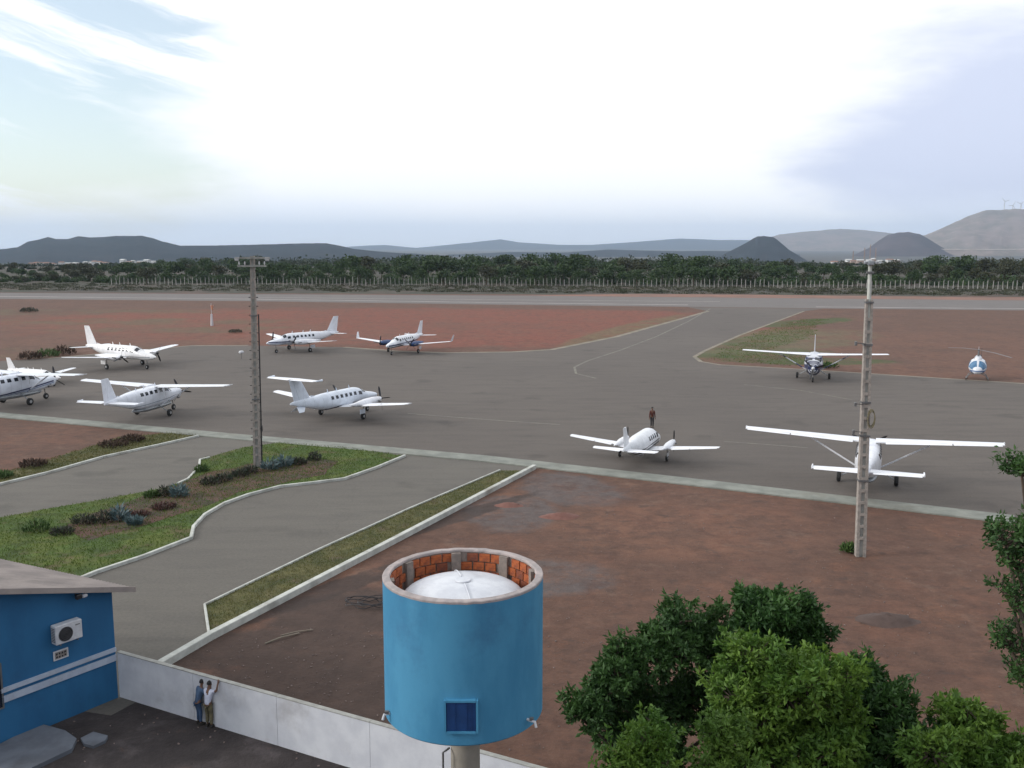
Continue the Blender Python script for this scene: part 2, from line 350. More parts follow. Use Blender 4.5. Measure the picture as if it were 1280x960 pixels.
def leafmat(name, c1, c2, c3, scale=1.2, trans=.25):
    m, t, b = newmat(name); co = tn(t, 'ShaderNodeTexCoord').outputs['Object']
    a = tnoise(t, co, scale, 3, .5); f = tnoise(t, co, scale * 9, 2, .7)
    col = tmix(t, tramp(t, a, .38, .6), c1, c2); col = tmix(t, tmath(t, 'MULTIPLY', tramp(t, f, .45, .7), .7), col, c3)
    oi = tn(t, 'ShaderNodeObjectInfo'); col = tmix(t, tmath(t, 'MULTIPLY', oi.outputs['Random'], .45), col, tuple((x + .02) * .62 for x in c2))
    t.links.new(col, b.inputs['Base Color']); b.inputs['Roughness'].default_value = .55; b.inputs['Specular IOR Level'].default_value = .3
    tr = tn(t, 'ShaderNodeBsdfTranslucent'); t.links.new(col, tr.inputs[0]); mx_ = tn(t, 'ShaderNodeMixShader'); mx_.inputs[0].default_value = trans
    t.links.new(b.outputs[0], mx_.inputs[1]); t.links.new(tr.outputs[0], mx_.inputs[2]); t.links.new(mx_.outputs[0], t.nodes['Material Output'].inputs[0])
    return m
MAT['leaf_dark'] = leafmat('dark_green_leaves', (.034, .085, .022), (.058, .130, .028), (.016, .044, .016))
MAT['leaf_light'] = leafmat('light_green_leaves', (0.0750, 0.1667, 0.0240), (0.1438, 0.2472, 0.0340), (0.0300, 0.0759, 0.0160))
MAT['leaf_far'] = leafmat('woodland_leaves', (.028, .060, .018), (.048, .092, .020), (.012, .026, .012), .15, .15)
MAT['leaf_far2'] = leafmat('dry_woodland_leaves', (.045, .048, .024), (.055, .065, .024), (.025, .024, .016), .15, .15)
MAT['forest'] = leafmat('distant_forest_leaves', (.020, .038, .016), (.034, .052, .020), (.012, .02, .012), .02, .1)
def hillmat(name, a, b_, c):
    m, t, b = newmat(name); co = tn(t, 'ShaderNodeTexCoord').outputs['Object']
    n_ = tnoise(t, co, .004, 8, .65); col = tmix(t, tramp(t, n_, .38, .62), a, b_); col = tmix(t, tmath(t, 'MULTIPLY', tramp(t, tnoise(t, co, .012, 6, .7), .5, .68), .7), col, c)
    t.links.new(col, b.inputs['Base Color']); b.inputs['Roughness'].default_value = 1; b.inputs['Specular IOR Level'].default_value = 0
    return m
MAT['hill_dark'] = hillmat('wooded_hillside', (.030, .036, .040), (.022, .028, .032), (.05, .045, .045))
MAT['hill_brown'] = hillmat('dry_hillside', (.25, .195, .165), (.17, .15, .12), (.33, .25, .21))

# ------------------------------------------------------------------ terrain
def tz(x, y):
    r = math.hypot(x, y)
    if r < 650: return 0.0
    k = min(1, (r - 650) / 2200); k = k * k * (3 - 2 * k); return -55 * k
def make_terrain():
    mb = MB(); rs = [0, 20, 60, 120, 200, 300, 390]; n = 96
    rows = []
    for r in rs: rows.append([(r * math.cos(2 * math.pi * k / n), r * math.sin(2 * math.pi * k / n), 0) for k in range(n)])
    mb.loft(rows, cap=False); return mb.build('ground', MAT['ground'])
o = make_terrain(); o['kind'] = 'structure'
mb = MB(); n = 128; rows = []
for r in [390, 450, 550, 650, 750, 900, 1100, 1400, 1800, 2300, 2900, 3700, 5000, 8000, 12000, 20000]:
    rows.append([(r * math.cos(2 * math.pi * k / n), r * math.sin(2 * math.pi * k / n), tz(r, 0)) for k in range(n)])
mb.loft(rows, cap=False); o = mb.build('plain', MAT['scrub'], smooth=True); o['kind'] = 'structure'
# strip of scrubby ground along the fence laid over the red earth
sheet('scrub_strip', dense([G(-500, 360.5), G(0, 365.6), G(640, 367.8), G(1280, 371), G(1900, 376)], 6, 1.5)[::1] + [Vector((260, 395, 0)), Vector((0, 470, 0)), Vector((-420, 430, 0))], .004, MAT['scrub'])

# ------------------------------------------------------------------ paved areas
apr = [G(*p) for p in [(-260, 485), (0, 518), (300, 545.5), (660, 582), (1270, 654), (1560, 690), (1700, 520), (1280, 479.5), (1000, 461.5), (900, 456), (876, 452), (868, 446), (880, 439), (925, 419), (1005, 389), (1030, 386), (860, 384), (885, 389), (850, 399), (770, 421), (690, 437), (640, 440), (560, 441), (500, 439), (430, 434), (310, 432), (240, 432), (60, 448), (-80, 456)]]
sheet('apron', apr, .012, MAT['apron'])
rw = [G(*p) for p in [(-420, 361.5), (0, 366), (640, 369.5), (1280, 375.5), (1800, 381), (1800, 396), (1280, 388), (1030, 385.5), (860, 383.5), (640, 381), (320, 376.5), (0, 373.5), (-420, 368)]]
sheet('runway', rw, .006, MAT['runway'])
sheet('red_shoulder', [G(*p) for p in [(800, 367.3), (960, 368.6), (1280, 372), (1500, 375), (1500, 378), (1280, 375.4), (640, 369.4)]], .0045, pm('red_shoulder_earth', (.24, .12, .08), (.17, .10, .075), .08, .95))
def line(name, px, wd, mat, z=.02, pts=None):
    mb = MB(); strip_geo(mb, dense([G(*p) for p in px], 3), wd, z, z); o = mb.build(name, mat); o['kind'] = 'structure'; return o
line('runway_edge_line', [(-300, 367), (0, 370.6), (75, 371.3)], 1.1, MAT['whiteline'])
line('runway_edge_line', [(75, 371.3), (320, 374.0), (640, 378.6), (860, 381.2)], .9, MAT['whiteline'])
line('runway_edge_line', [(320, 371.8), (640, 375), (900, 377)], .5, MAT['whiteline'])
line('runway_edge_line', [(1020, 383.6), (1280, 386.0), (1700, 391)], .9, MAT['whiteline'])
def edge(px, wd): line('apron_edge_strip', px, wd, MAT['sand'], .016)
edge([(885, 389), (850, 399), (770, 421), (690, 437), (640, 440), (560, 441), (500, 439), (430, 434)], 1.0)
edge([(310, 432), (240, 432), (60, 448)], .8)
edge([(1005, 389), (925, 419), (880, 439), (868, 446), (876, 452), (900, 456), (1000, 461.5), (1280, 479.5), (1600, 507)], .6)
line('taxi_line', [(888, 386), (860, 402), (820, 421), (775, 438), (735, 451), (718, 459), (720, 467), (745, 473)], .3, MAT['yellowline'])
line('taxi_line', [(510, 517), (560, 521), (640, 527), (700, 531)], .22, MAT['yellowline'])
line('taxi_line', [(930, 481), (1000, 488), (1065, 500)], .22, MAT['yellowline'])
line('taxi_line', [(905, 552), (960, 556), (1010, 560)], .2, MAT['yellowline'])
# gutter between apron and gardens
mb = MB(); strip_geo(mb, dense([G(*p) for p in [(-260, 489), (0, 519.5), (300, 547), (600, 573.5), (660, 580), (900, 607.5), (1268, 650.5)]], 2), 1.75, -.1, .10)
o = mb.build('apron_gutter', MAT['gutter']); o['kind'] = 'structure'
# access road
road = [G(*p) for p in [(-260, 660), (0, 604), (248, 541), (300, 545.5), (400, 554), (655, 579), (662, 589), (430, 711), (215, 827)]] + [Vector((-12.9, 32, 0)), Vector((-13.6, 30.6, 0)), Vector((-26, 34, 0))]
sheet('access_road', road, .008, MAT['road'])
isl = [G(*p) for p in [(505, 571), (470, 586), (430, 600), (390, 605), (350, 609.5), (310, 620), (280, 631), (256, 645), (242, 660), (239, 674), (180, 697), (120, 717), (40, 750), (-160, 830), (-260, 720), (-100, 668), (0, 648), (60, 637), (130, 625), (205, 611), (235, 600), (249, 585), (251, 575), (305, 560), (350, 554), (440, 561)]]
sheet('lawn_island', isl, .06, MAT['grass'], thick=.1)
beds = [G(*p, .06) for p in [(85, 655), (130, 638), (200, 612), (258, 592), (310, 580), (370, 573), (425, 576), (405, 594), (352, 604), (300, 616), (262, 630), (225, 643), (180, 656), (110, 676)]]
sheet('planting_bed', dense(beds + [beds[0]], 1.0, .18)[:-1], .07, MAT['bed'])
grs = [G(*p) for p in [(256, 758), (330, 722), (400, 688), (510, 638), (625, 589), (652, 589), (470, 687), (262, 796)]]
sheet('lawn_strip', grs, .05, MAT['grass_dry'], thick=.1)
lv = [G(*p) for p in [(-200, 652), (0, 604), (248, 544), (215, 541), (150, 547), (120, 556), (60, 575), (0, 592), (-200, 630)]]
sheet('grass_verge', dense(lv + [lv[0]], 1.0, .25)[:-1], .02, MAT['grass_dry'])
def kerb(px, wd=.16, h=.14, m='kerb'):
    mb = MB(); strip_geo(mb, dense([G(*p) for p in px], 1.0, .0), wd, -.1, h); o = mb.build('kerb', MAT[m]); o['kind'] = 'structure'
kerb([(-200, 656), (0, 606.5), (60, 592), (130, 572), (200, 557), (248, 546)], .2, .16)
kerb([(506, 571), (470, 586), (430, 600), (390, 605), (350, 609.5), (310, 620), (280, 631), (256, 645), (242, 660), (239, 674), (180, 697), (120, 717), (40, 750), (-160, 830)], .18, .17)
kerb([(262, 573), (250, 576), (249, 585), (235, 600), (222, 606)], .16, .15)
kerb([(262, 799), (256, 758), (330, 722), (400, 688), (510, 638), (625, 589)], .11, .14)
kerb([(200, 836), (262, 799.5), (470, 690.5), (668, 586)], .30, .30)
# dark yard behind the wall, towards the camera
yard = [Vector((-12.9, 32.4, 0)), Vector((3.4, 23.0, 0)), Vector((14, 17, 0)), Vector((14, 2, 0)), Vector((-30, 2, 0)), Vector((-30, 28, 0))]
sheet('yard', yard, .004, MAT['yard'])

# ------------------------------------------------------------------ hills
def hill(px, D, depth, mat, base=-58, name='hill', seed=1, rough=1.0):
    r2 = random.Random(seed); xs = []
    P = []
    for i in range(len(px) - 1):
        a, b = px[i], px[i + 1]; n_ = max(2, int((b[0] - a[0]) / 5))
        for k in range(n_): P.append((a[0] + (b[0] - a[0]) * k / n_, a[1] + (b[1] - a[1]) * k / n_))
    P.append(px[-1])
    prof = [0, .10, .25, .42, .6, .76, .89, .97, 1.0, .9, .6, 0]
    secs = []
    for i, (x, y) in enumerate(P):
        d = ray(x, y); t = D / d.y; top = CAM_H + d.z * t; X = d.x * t
        j = [r2.uniform(-1, 1) for _ in prof]; sec_ = []
        for k, q in enumerate(prof):
            yy = D - depth * (1 - k / 8) if k <= 8 else D + depth * (k - 8) / 3
            wob_ = (noise.noise(Vector((i * .11, k * .55, seed * 7.7))) * .16 + noise.noise(Vector((i * .35, k * .9, seed * 3.1))) * .08)
            zz = base + (top - base) * max(0, min(1, q + (wob_ + j[k] * .006) * rough * (0 if k in (0, 8, 11) else 1)))
            sec_.append((X * yy / D, yy, zz + (j[k] * (top - base) * .008 if k == 8 else 0)))
        secs.append(sec_)
    o = MB().loft(secs, closed=False).build(name, mat, smooth=True); o['kind'] = 'structure'; return o
hill([(-350, 318), (-200, 309), (-90, 306), (0, 312), (22, 309), (35, 302), (47, 300), (60, 296.5), (70, 299), (84, 299), (98, 295.5), (112, 297), (130, 296.5), (145, 295), (178, 295), (190, 297.5), (202, 301.5), (225, 307), (260, 307), (310, 306), (350, 305), (385, 304), (408, 304), (425, 307), (442, 311), (480, 315), (560, 320)], 4600, 1100, MAT['hill_dark'], seed=2)
hill([(560, 319), (640, 315), (700, 316), (760, 312), (850, 314), (930, 314), (1000, 319)], 6500, 1000, MAT['hill_dark'], seed=12)
hill([(380, 314), (440, 308), (480, 306), (520, 310), (560, 306), (600, 302), (625, 299), (650, 303), (700, 306), (740, 306), (800, 302), (850, 298), (900, 300), (940, 300), (1010, 306), (1080, 312)], 17000, 2500, MAT['hill_dark'], seed=3)
hill([(880, 328), (902, 319), (918, 311), (930, 305), (941, 298.5), (947, 295.5), (955, 295), (966, 296), (972, 300), (979, 306), (986, 312), (996, 318), (1012, 328)], 4300, 260, MAT['hill_dark'], seed=4)
hill([(900, 324), (930, 306), (975, 293), (1000, 290), (1050, 286), (1085, 288), (1120, 292), (1180, 296), (1300, 300)], 12500, 1500, MAT['hill_brown'], seed=5)
hill([(1060, 322), (1086, 310), (1098, 301), (1110, 293.5), (1124, 290.5), (1136, 290), (1150, 292.5), (1160, 298), (1170, 304.5), (1200, 322)], 6500, 600, hillmat('purple_brown_hillside', (.085, .065, .065), (.06, .05, .05), (.11, .08, .075)), seed=6)
hill([(1060, 322), (1090, 308), (1140, 299), (1165, 291), (1190, 280), (1210, 270), (1228, 264), (1258, 262), (1290, 263), (1360, 250), (1450, 240), (1600, 262), (1750, 300)], 8800, 1600, MAT['hill_brown'], seed=7)
hill([(-1500, 300), (-1200, 285), (-900, 297), (-600, 290), (-420, 305), (-300, 316)], 7000, 1500, MAT['hill_dark'], seed=8)
hill([(1750, 305), (1950, 288), (2300, 292), (2700, 300)], 8000, 1500, MAT['hill_brown'], seed=9)
#@@PART2
# ------------------------------------------------------------------ aircraft
def aircraft_paint(name, white=(.78, .80, .84), stripes=(), tail=None):
    """flat livery: stripes = (z at x=0, slope, half width, x min, x max, colour)"""
    m, t, b = newmat(name); co = tn(t, 'ShaderNodeTexCoord').outputs['Object']; s_ = tn(t, 'ShaderNodeSeparateXYZ'); t.links.new(co, s_.inputs[0])
    x, z = s_.outputs[0], s_.outputs[2]
    col = tmix(t, tramp(t, tnoise(t, co, 1.5, 5, .6), .4, .7), white, tuple(q * .86 for q in white))
    for z0, k, hw, x0, x1, c in stripes:
        d = tmath(t, 'ABSOLUTE', tmath(t, 'SUBTRACT', z, tmath(t, 'ADD', tmath(t, 'MULTIPLY', x, k), z0)))
        f = tmath(t, 'LESS_THAN', d, hw); f = tmath(t, 'MULTIPLY', f, tmath(t, 'GREATER_THAN', x, x0)); f = tmath(t, 'MULTIPLY', f, tmath(t, 'LESS_THAN', x, x1))
        col = tmix(t, f, col, c)
    # panel joints
    w_ = tn(t, 'ShaderNodeMath', operation='PINGPONG'); t.links.new(x, w_.inputs[0]); w_.inputs[1].default_value = .55
    col = tmix(t, tmath(t, 'MULTIPLY', tmath(t, 'LESS_THAN', w_.outputs[0], .012), .45), col, (.2, .2, .22))
    t.links.new(col, b.inputs['Base Color']); b.inputs['Roughness'].default_value = .32; b.inputs['Coat Weight'].default_value = .3
    return m
NAVY = (.012, .025, .10); BLUE = (.03, .10, .28)
class Fus:
    def __init__(s, ctl, n=2.6): s.c = sorted(ctl); s.n = n
    def par(s, x):
        c = s.c
        if x <= c[0][0]: return c[0][1:]
        if x >= c[-1][0]: return c[-1][1:]
        for i in range(len(c) - 1):
            if c[i][0] <= x <= c[i + 1][0]: break
        h = c[i + 1][0] - c[i][0]; u = (x - c[i][0]) / h; out = []
        for k in range(1, 5):
            def sl(j):
                if j <= 0 or j >= len(c) - 1: return 0 if False else (c[min(j + 1, len(c) - 1)][k] - c[max(j - 1, 0)][k]) / (c[min(j + 1, len(c) - 1)][0] - c[max(j - 1, 0)][0])
                a = (c[j][k] - c[j - 1][k]) / (c[j][0] - c[j - 1][0]); b = (c[j + 1][k] - c[j][k]) / (c[j + 1][0] - c[j][0])
                return 0 if a * b <= 0 else 2 * a * b / (a + b)
            m0, m1 = sl(i) * h, sl(i + 1) * h; p0, p1 = c[i][k], c[i + 1][k]
            out.append((2*u**3-3*u*u+1)*p0 + (u**3-2*u*u+u)*m0 + (-2*u**3+3*u*u)*p1 + (u**3-u*u)*m1)
        return out
    def pt(s, x, th, off=0):
        zc, w_, ht, hb = s.par(x); c_, s_ = math.cos(th), math.sin(th); e = 2 / s.n
        y = math.copysign(abs(c_) ** e, c_) * w_; z = math.copysign(abs(s_) ** e, s_) * (ht if s_ >= 0 else hb)
        v = Vector((0, y, z)); l = v.length or 1
        return Vector((x, y, zc + z)) + Vector((0, c_, s_)) * off
    def mesh(s, n=24, m=44):
        x0, x1 = s.c[0][0], s.c[-1][0]
        return MB().loft([[s.pt(x0 + (x1 - x0) * i / m, 2 * math.pi * k / n) for k in range(n)] for i in range(m + 1)])
    def patch(s, x0, x1, t0, t1, off=.012, nx=3, nt=4, lean=0):
        A = []; B = []
        for i in range(nx + 1):
            ra = []; rb = []
            for k in range(nt + 1):
                th = R(t0 + (t1 - t0) * k / nt); x = x0 + (x1 - x0) * i / nx + lean * (k / nt)
                ra.append(s.pt(x, th, off)); rb.append(s.pt(x, th, -.01))
            A.append(ra + rb[::-1])
        return MB().loft(A)
def foil(le, chord, thick, axis='y', n=5, x0=0.0, x1=1.0):
    """closed wing section from fraction x0 to x1 of the chord; le = leading edge, chord runs towards -x"""
    up = []; lo = []
    for i in range(n + 1):
        f = x0 + (x1 - x0) * i / n; t_ = thick * chord * (1.49 * math.sqrt(max(f, 1e-4)) - .63 * f - 1.76 * f**2 + 1.42 * f**3 - .51 * f**4) * 1.0 + .004
        up.append((f, t_)); lo.append((f, -t_ * .8))
    pts = up + lo[::-1]; out = []
    for f, t_ in pts:
        if axis == 'y': out.append((le[0] - f * chord, le[1], le[2] + t_))
        else: out.append((le[0] - f * chord, le[1] + t_, le[2]))
    return out
def wing_part(mb, a, ca, b, cb_, th, x0, x1, y0=0.0, y1=1.0, axis='y'):
    a, b = Vector(a), Vector(b)
    S = []
    for u in (y0, (y0 + y1) / 2, y1):
        S.append(foil(a.lerp(b, u), ca + (cb_ - ca) * u, th, axis, 5, x0, x1))
    mb.loft(S); return mb
def wheel(root, x, y, r, wd, strut_top, name='landing_gear', mat='steel'):
    g = MB().tube([strut_top, (x, y, r)], [.05, .035], 8).build(name, MAT[mat], root, True)
    MB().loft([[(x + q[0] * math.cos(a), y + q[1], r + q[0] * math.sin(a)) for a in [2 * math.pi * k / 16 for k in range(16)]] for q in ((r * .8, -wd), (r, -wd * .6), (r, wd * .6), (r * .8, wd))]).build('wheel', MAT['tyre'], g, True)
    MB().tube([(x, y - wd * 1.06, r), (x, y + wd * 1.06, r)], r * .42, 10).build('rim', MAT['hub'], g)
def prop(root, x, y, z, rad, nb, rot=0.0, spin=.16, white=False, feather=True):
    sp = MB().loft([[(x + dx, y + rr * math.cos(a), z + rr * math.sin(a)) for a in [2 * math.pi * k / 12 for k in range(12)]] for dx, rr in ((-.12, spin), (0, spin * 1.02), (.15, spin * .8), (.28, spin * .45), (.34, .02))]).build('propeller', MAT['plastic' if white else 'black'], root, True)
    for i in range(nb):
        a = rot + 2 * math.pi * i / nb; u = Vector((0, math.cos(a), math.sin(a))); tg = Vector((0, -math.sin(a), math.cos(a)))
        mb = MB(); S = []
        for q, wd in ((.10, .04), (.25, .09), (.55, .11), (.85, .09), (1.0, .03)):
            c = Vector((x, y, z)) + u * rad * q; w2 = (Vector((1, 0, 0)) * .85 + tg * .5).normalized() if feather else (tg * .85 + Vector((.5, 0, 0))).normalized()
            nn = u.cross(w2) * .014; S.append([c + w2 * wd, c + nn, c - w2 * wd, c - nn])
        mb.loft(S).build('blade', MAT['black'], sp)
def flying_surface(root, name, paint, a, ca, b, cb_, th, pieces=(), ctl='flap'):
    """wing or tail plane: fixed part plus separate hinged pieces; pieces = (u0, u1, name)"""
    w_ = MB()
    if not pieces: wing_part(w_, a, ca, b, cb_, th, 0, 1)
    else: wing_part(w_, a, ca, b, cb_, th, 0, .73); 
    o = w_.build(name, paint, root, True)
    for u0, u1, nm in pieces:
        q = MB(); wing_part(q, a, ca, b, cb_, th * .92, .745, 1.0, u0, u1); q.build(nm, paint, o, True)
    return o
def fin_surface(root, paint, a, ca, b, cb_, th=.09, dorsal=None):
    mb = MB(); wing_part(mb, a, ca, b, cb_, th, 0, .68, axis='z')
    if dorsal: mb.loft([[(dorsal, 0, a[2] + .02), (dorsal, .01, a[2]), (dorsal, -.01, a[2])], [(a[0] - .1, 0, a[2] + .45), (a[0] - .1, .03, a[2]), (a[0] - .1, -.03, a[2])]])
    o = mb.build('tail_fin', paint, root, True)
    q = MB(); wing_part(q, a, ca, b, cb_, th * .9, .695, 1.0, axis='z'); q.build('rudder', paint, o, True); return o

def caravan(label, loc, yaw, scale, paint, cowl=None, pod='silver', wscreen=True, rot=.5, blades=3, fat=1.0):
    root = empty('single_engine_aeroplane', (loc[0], loc[1], .012), R(yaw), label=label, cat='aeroplane', group='light aircraft parked on the apron'); root.scale = (scale,) * 3
    F = Fus([(4.5, 1.72, .2, .2, .25), (4.25, 1.72, .40, .36, .48), (3.4, 1.7, .5, .44, .62), (2.45, 1.68, .62, .52, .7), (1.75, 1.74, .74, .86, .8), (1.2, 1.8, .8, 1.0, .86), (0, 1.8, .82, 1.02, .88), (-2, 1.8, .8, 1.0, .85), (-3.6, 1.88, .6, .85, .66), (-5, 2.02, .36, .55, .42), (-6.4, 2.15, .18, .32, .22), (-7.1, 2.2, .05, .14, .08)], 2.9)
    F.c = [(x, zc, w_ * fat, ht if x < 2 else ht * fat, hb * (fat if x > 2 else 1)) for x, zc, w_, ht, hb in F.c]
    F.mesh().build('fuselage', paint, root, True)
    if cowl: F.patch(2.5, 4.42, -80, 260, .012, 8, 18).build('engine_cowling', cowl, root, True)
    MB().loft([[(x, math.cos(a) * w_, .86 + math.sin(a) * h_) for a in [2 * math.pi * k / 14 for k in range(14)]] for x, w_, h_ in ((2.9, .1, .05), (2.4, .45, .22), (1.2, .6, .3), (-1.5, .6, .3), (-2.6, .42, .2), (-3.2, .1, .05))]).build('cargo_pod', MAT[pod], root, True)
    F.patch(1.75, 2.3, 32, 86, .015, 3, 6, -.12).build('windshield', MAT['glass'], root, True)
    F.patch(1.75, 2.3, 94, 148, .015, 3, 6, 0).build('windshield', MAT['glass'], root, True)
    for sgn in (0, 1):
        for x in (1.0, .15, -.65, -1.4, -2.1, -2.75):
            wd = .62 if x == 1.0 else .40
            a0, a1 = (18, 42) if not sgn else (162, 138)
            F.patch(x, x + wd, a0, a1, .012, 2, 3).build('cabin_window', MAT['glass'], root, True)
        F.patch(.92, .94, 0 if not sgn else 180, 40 if not sgn else 140, .008, 1, 3).build('door_seam', MAT['steel'], root)
        s = 1 if not sgn else -1
        flying_surface(root, 'wing', P1, (1.25, s * .4, 2.82), 1.98, (1.0, s * 7.95, 3.12), 1.22, .085, ((.08, .6, 'flap'), (.61, .98, 'aileron')))
        MB().tube([(.45, s * .78, 1.05), (.45, s * 3.9, 2.88)], .06, 6).build('wing_strut', paint, root, True)
        flying_surface(root, 'tailplane', P1, (-5.75, s * .1, 2.25), 1.35, (-5.95, s * 3.1, 2.25), 1.0, .06, ((.08, .97, 'elevator'),))
        MB().box((-6.25, s * 3.13, 2.27), (.75, .08, .16)).build('elevator_horn', paint, root, bevel=.02)
        wheel(root, 0, s * 1.78, .34, .13, (0.1, s * .6, 1.0), mat='silver')
        MB().box((0.9, s * 8.0, 3.13), (.35, .06, .06)).build('wing_tip_light', MAT['plastic'], root)
    fin_surface(root, paint, (-5.2, 0, 2.25), 1.9, (-6.35, 0, 4.45), 1.0, .09, -3.6)
    wheel(root, 3.35, 0, .28, .1, (3.2, 0, 1.1))
    prop(root, 4.58, 0, 1.72, 1.33, blades, rot, .2, True, False)
    MB().tube([(3.6, -.5, 1.4), (3.4, -.68, 1.3), (3.1, -.72, 1.28)], .1, 8).build('exhaust', MAT['steel'], root, True)
    for x, h_ in ((.6, .3), (-1.2, .35), (-2.4, .22)): MB().loft([[(x, .012, 2.75), (x - .2, 0, 2.75), (x, -.012, 2.75)], [(x - .12, .006, 2.8 + h_), (x - .2, 0, 2.8 + h_), (x - .12, -.006, 2.8 + h_)]]).build('antenna', paint, root)
    return root

def twin(label, loc, yaw, scale, paint, ttail=False, fin=4.45, nac='paint', winglet=False, tips=False, name='twin_engine_aeroplane', blades=3, nwin=6, rot=.9, fat=1.0, tp=1.0):
    wp_ = P1
    root = empty(name, (loc[0], loc[1], .012), R(yaw), label=label, cat='aeroplane', group='light aircraft parked on the apron'); root.scale = (scale,) * 3
    F = Fus([(5.65, 1.5, .06, .06, .06), (5.35, 1.5, .25, .22, .22), (4.6, 1.53, .45, .38, .42), (3.55, 1.62, .62, .50, .56), (2.95, 1.7, .68, .68, .62), (2.3, 1.76, .71, .86, .68), (1.6, 1.78, .72, .93, .72), (-2.4, 1.78, .72, .92, .72), (-3.8, 1.86, .56, .76, .52), (-5.4, 2.05, .3, .5, .3), (-6.6, 2.2, .14, .3, .15), (-7.2, 2.28, .05, .12, .05)], 2.15)
    F.c = [(x, zc, w_ * fat, ht * fat, hb * fat) for x, zc, w_, ht, hb in F.c]
    F.mesh().build('fuselage', paint, root, True)
    for a, b in ((36, 86), (94, 144)): F.patch(2.55, 3.05, a, b, .014, 3, 6, -.1 if a < 90 else 0).build('windshield', MAT['glass'], root, True)
    pn = wp_ if nac == 'paint' else MAT[nac]
    for s in (1, -1):
        a0, a1 = (14, 38) if s > 0 else (166, 142)
        F.patch(1.9, 2.4, a0, a1, .013, 2, 3).build('cockpit_window', MAT['glass'], root, True)
        for i in range(nwin):
            x = 1.15 - i * .68; F.patch(x, x + .36, a0 + (2 if s > 0 else -2), a1, .012, 2, 3).build('cabin_window', MAT['glass'], root, True)
        z0 = 1.2; zt = 1.2 + 8.3 * math.tan(R(5.5)); ye = 2.6; ze = z0 + ye * math.tan(R(5.5)) + .12
        flying_surface(root, 'wing', wp_, (1.15, s * .3, z0), 2.5, (.25, s * 8.15, zt), 1.1, .075, ((.05, .28, 'flap'), (.38, .62, 'flap'), (.63, .98, 'aileron')))
        MB().loft([[(x, s * ye + math.cos(a) * w_, ze + dz + math.sin(a) * h_) for a in [2 * math.pi * k / 14 for k in range(14)]] for x, w_, h_, dz in ((2.72, .2, .2, .08), (2.5, .3, .3, .04), (1.6, .38, .40, .0), (.2, .4, .38, .0), (-1.2, .24, .2, .02), (-2.0, .06, .05, .05))]).build('engine_nacelle', pn, root, True)
        MB().box((2.45, s * ye, ze - .2), (.3, .3, .14)).build('engine_intake', MAT['black'], root, bevel=.02)
        prop(root, 2.8, s * ye, ze + .08, 1.2, blades, rot if s > 0 or blades == 2 else rot + .5, .15)
        MB().tube([(2.2, s * (ye + .34), ze - .05), (2.0, s * (ye + .5), ze), (1.8, s * (ye + .5), ze + .02)], .07, 7).build('exhaust', MAT['steel'], root, True)
        wheel(root, 0, s * ye, .32, .11, (.1, s * ye, ze - .2))
        MB().box((-.35, s * (ye + .2), .85), (.8, .02, .45)).build('gear_door', paint, root)
        if winglet: MB().loft([foil((.2, s * 8.15, zt), 1.0, .06, 'z'), foil((-.45, s * 8.35, zt + .95), .45, .06, 'z')]).build('winglet', paint, root, True)
        if tips: MB().tube([(.7, s * 8.2, zt), (.2, s * 8.25, zt), (-.9, s * 8.2, zt)], [.06, .17, .03], 8).build('tip_tank', paint, root, True)
        if ttail:
            flying_surface(root, 'tailplane', wp_, (-5.9, s * .02, fin), 1.45, (-6.3, s * 2.8, fin + .03), .95, .06, ((.05, .96, 'elevator'),))
            MB().tube([(-6.1, s * 2.83, fin + .04), (-6.9, s * 2.83, fin + .04)], [.11, .05], 8).build('tailplane_tip', paint, root, True)
        else:
            flying_surface(root, 'tailplane', wp_, (-5.55, s * .15, 2.2), 1.35 * tp, (-6.0, s * 2.75 * tp, 2.3), .85 * tp, .06, ((.08, .96, 'elevator'),))
    if ttail: fin_surface(root, paint, (-4.35, 0, 2.3), 2.3, (-5.85, 0, fin), 1.45, .08, -2.6)
    else: fin_surface(root, paint, (-4.9, 0, 2.3), 2.0, (-6.35, 0, fin), .95, .08, -3.0)
    if ttail:
        for s in (1, -1): MB().loft([foil((-5.2, s * .05, 1.9), 1.2, .04, 'y'), foil((-5.9, s * .5, 1.45), .7, .04, 'y')]).build('ventral_fin', paint, root, True)
    wheel(root, 4.0, 0, .26, .09, (4.1, 0, 1.3))
    for x in (1.3, -.6, -1.9): MB().loft([[(x, .012, 2.68), (x - .2, 0, 2.68), (x, -.012, 2.68)], [(x - .15, .006, 3.02), (x - .22, 0, 3.02), (x - .15, -.006, 3.02)]]).build('antenna', paint, root)
    return root
K = 1.097
P1 = aircraft_paint('plain_white_aircraft', (.84, .85, .88))
P2 = aircraft_paint('white_aircraft_blue_stripe', (.74, .78, .85), [(1.32, .10, .07, -6.5, 4, NAVY), (1.16, .10, .03, -6.5, 4, BLUE)])
P3 = aircraft_paint('white_aircraft_low_band', (.72, .78, .86), [(1.22, .02, .09, -6.0, 5, NAVY)])
P4 = aircraft_paint('white_aircraft_navy_stripe', (.80, .82, .86), [(1.52, .02, .08, -6.4, 5.4, NAVY), (1.32, .02, .03, -6, 5.2, BLUE)])
P5 = aircraft_paint('cream_white_aircraft', (.84, .83, .82), [(1.40, .02, .04, -6, 5, (.25, .27, .3))])
P6 = aircraft_paint('white_aircraft_twin_navy_bands', (.80, .82, .85), [(1.62, -.02, .10, -6.5, 5.3, NAVY), (1.3, -.02, .07, -6, 5.2, NAVY)])
P7 = aircraft_paint('white_and_navy_aircraft', (.60, .62, .66), [(1.5, .06, .22, -6, 5, NAVY), (2.5, 0, .1, -.5, 2, NAVY)])
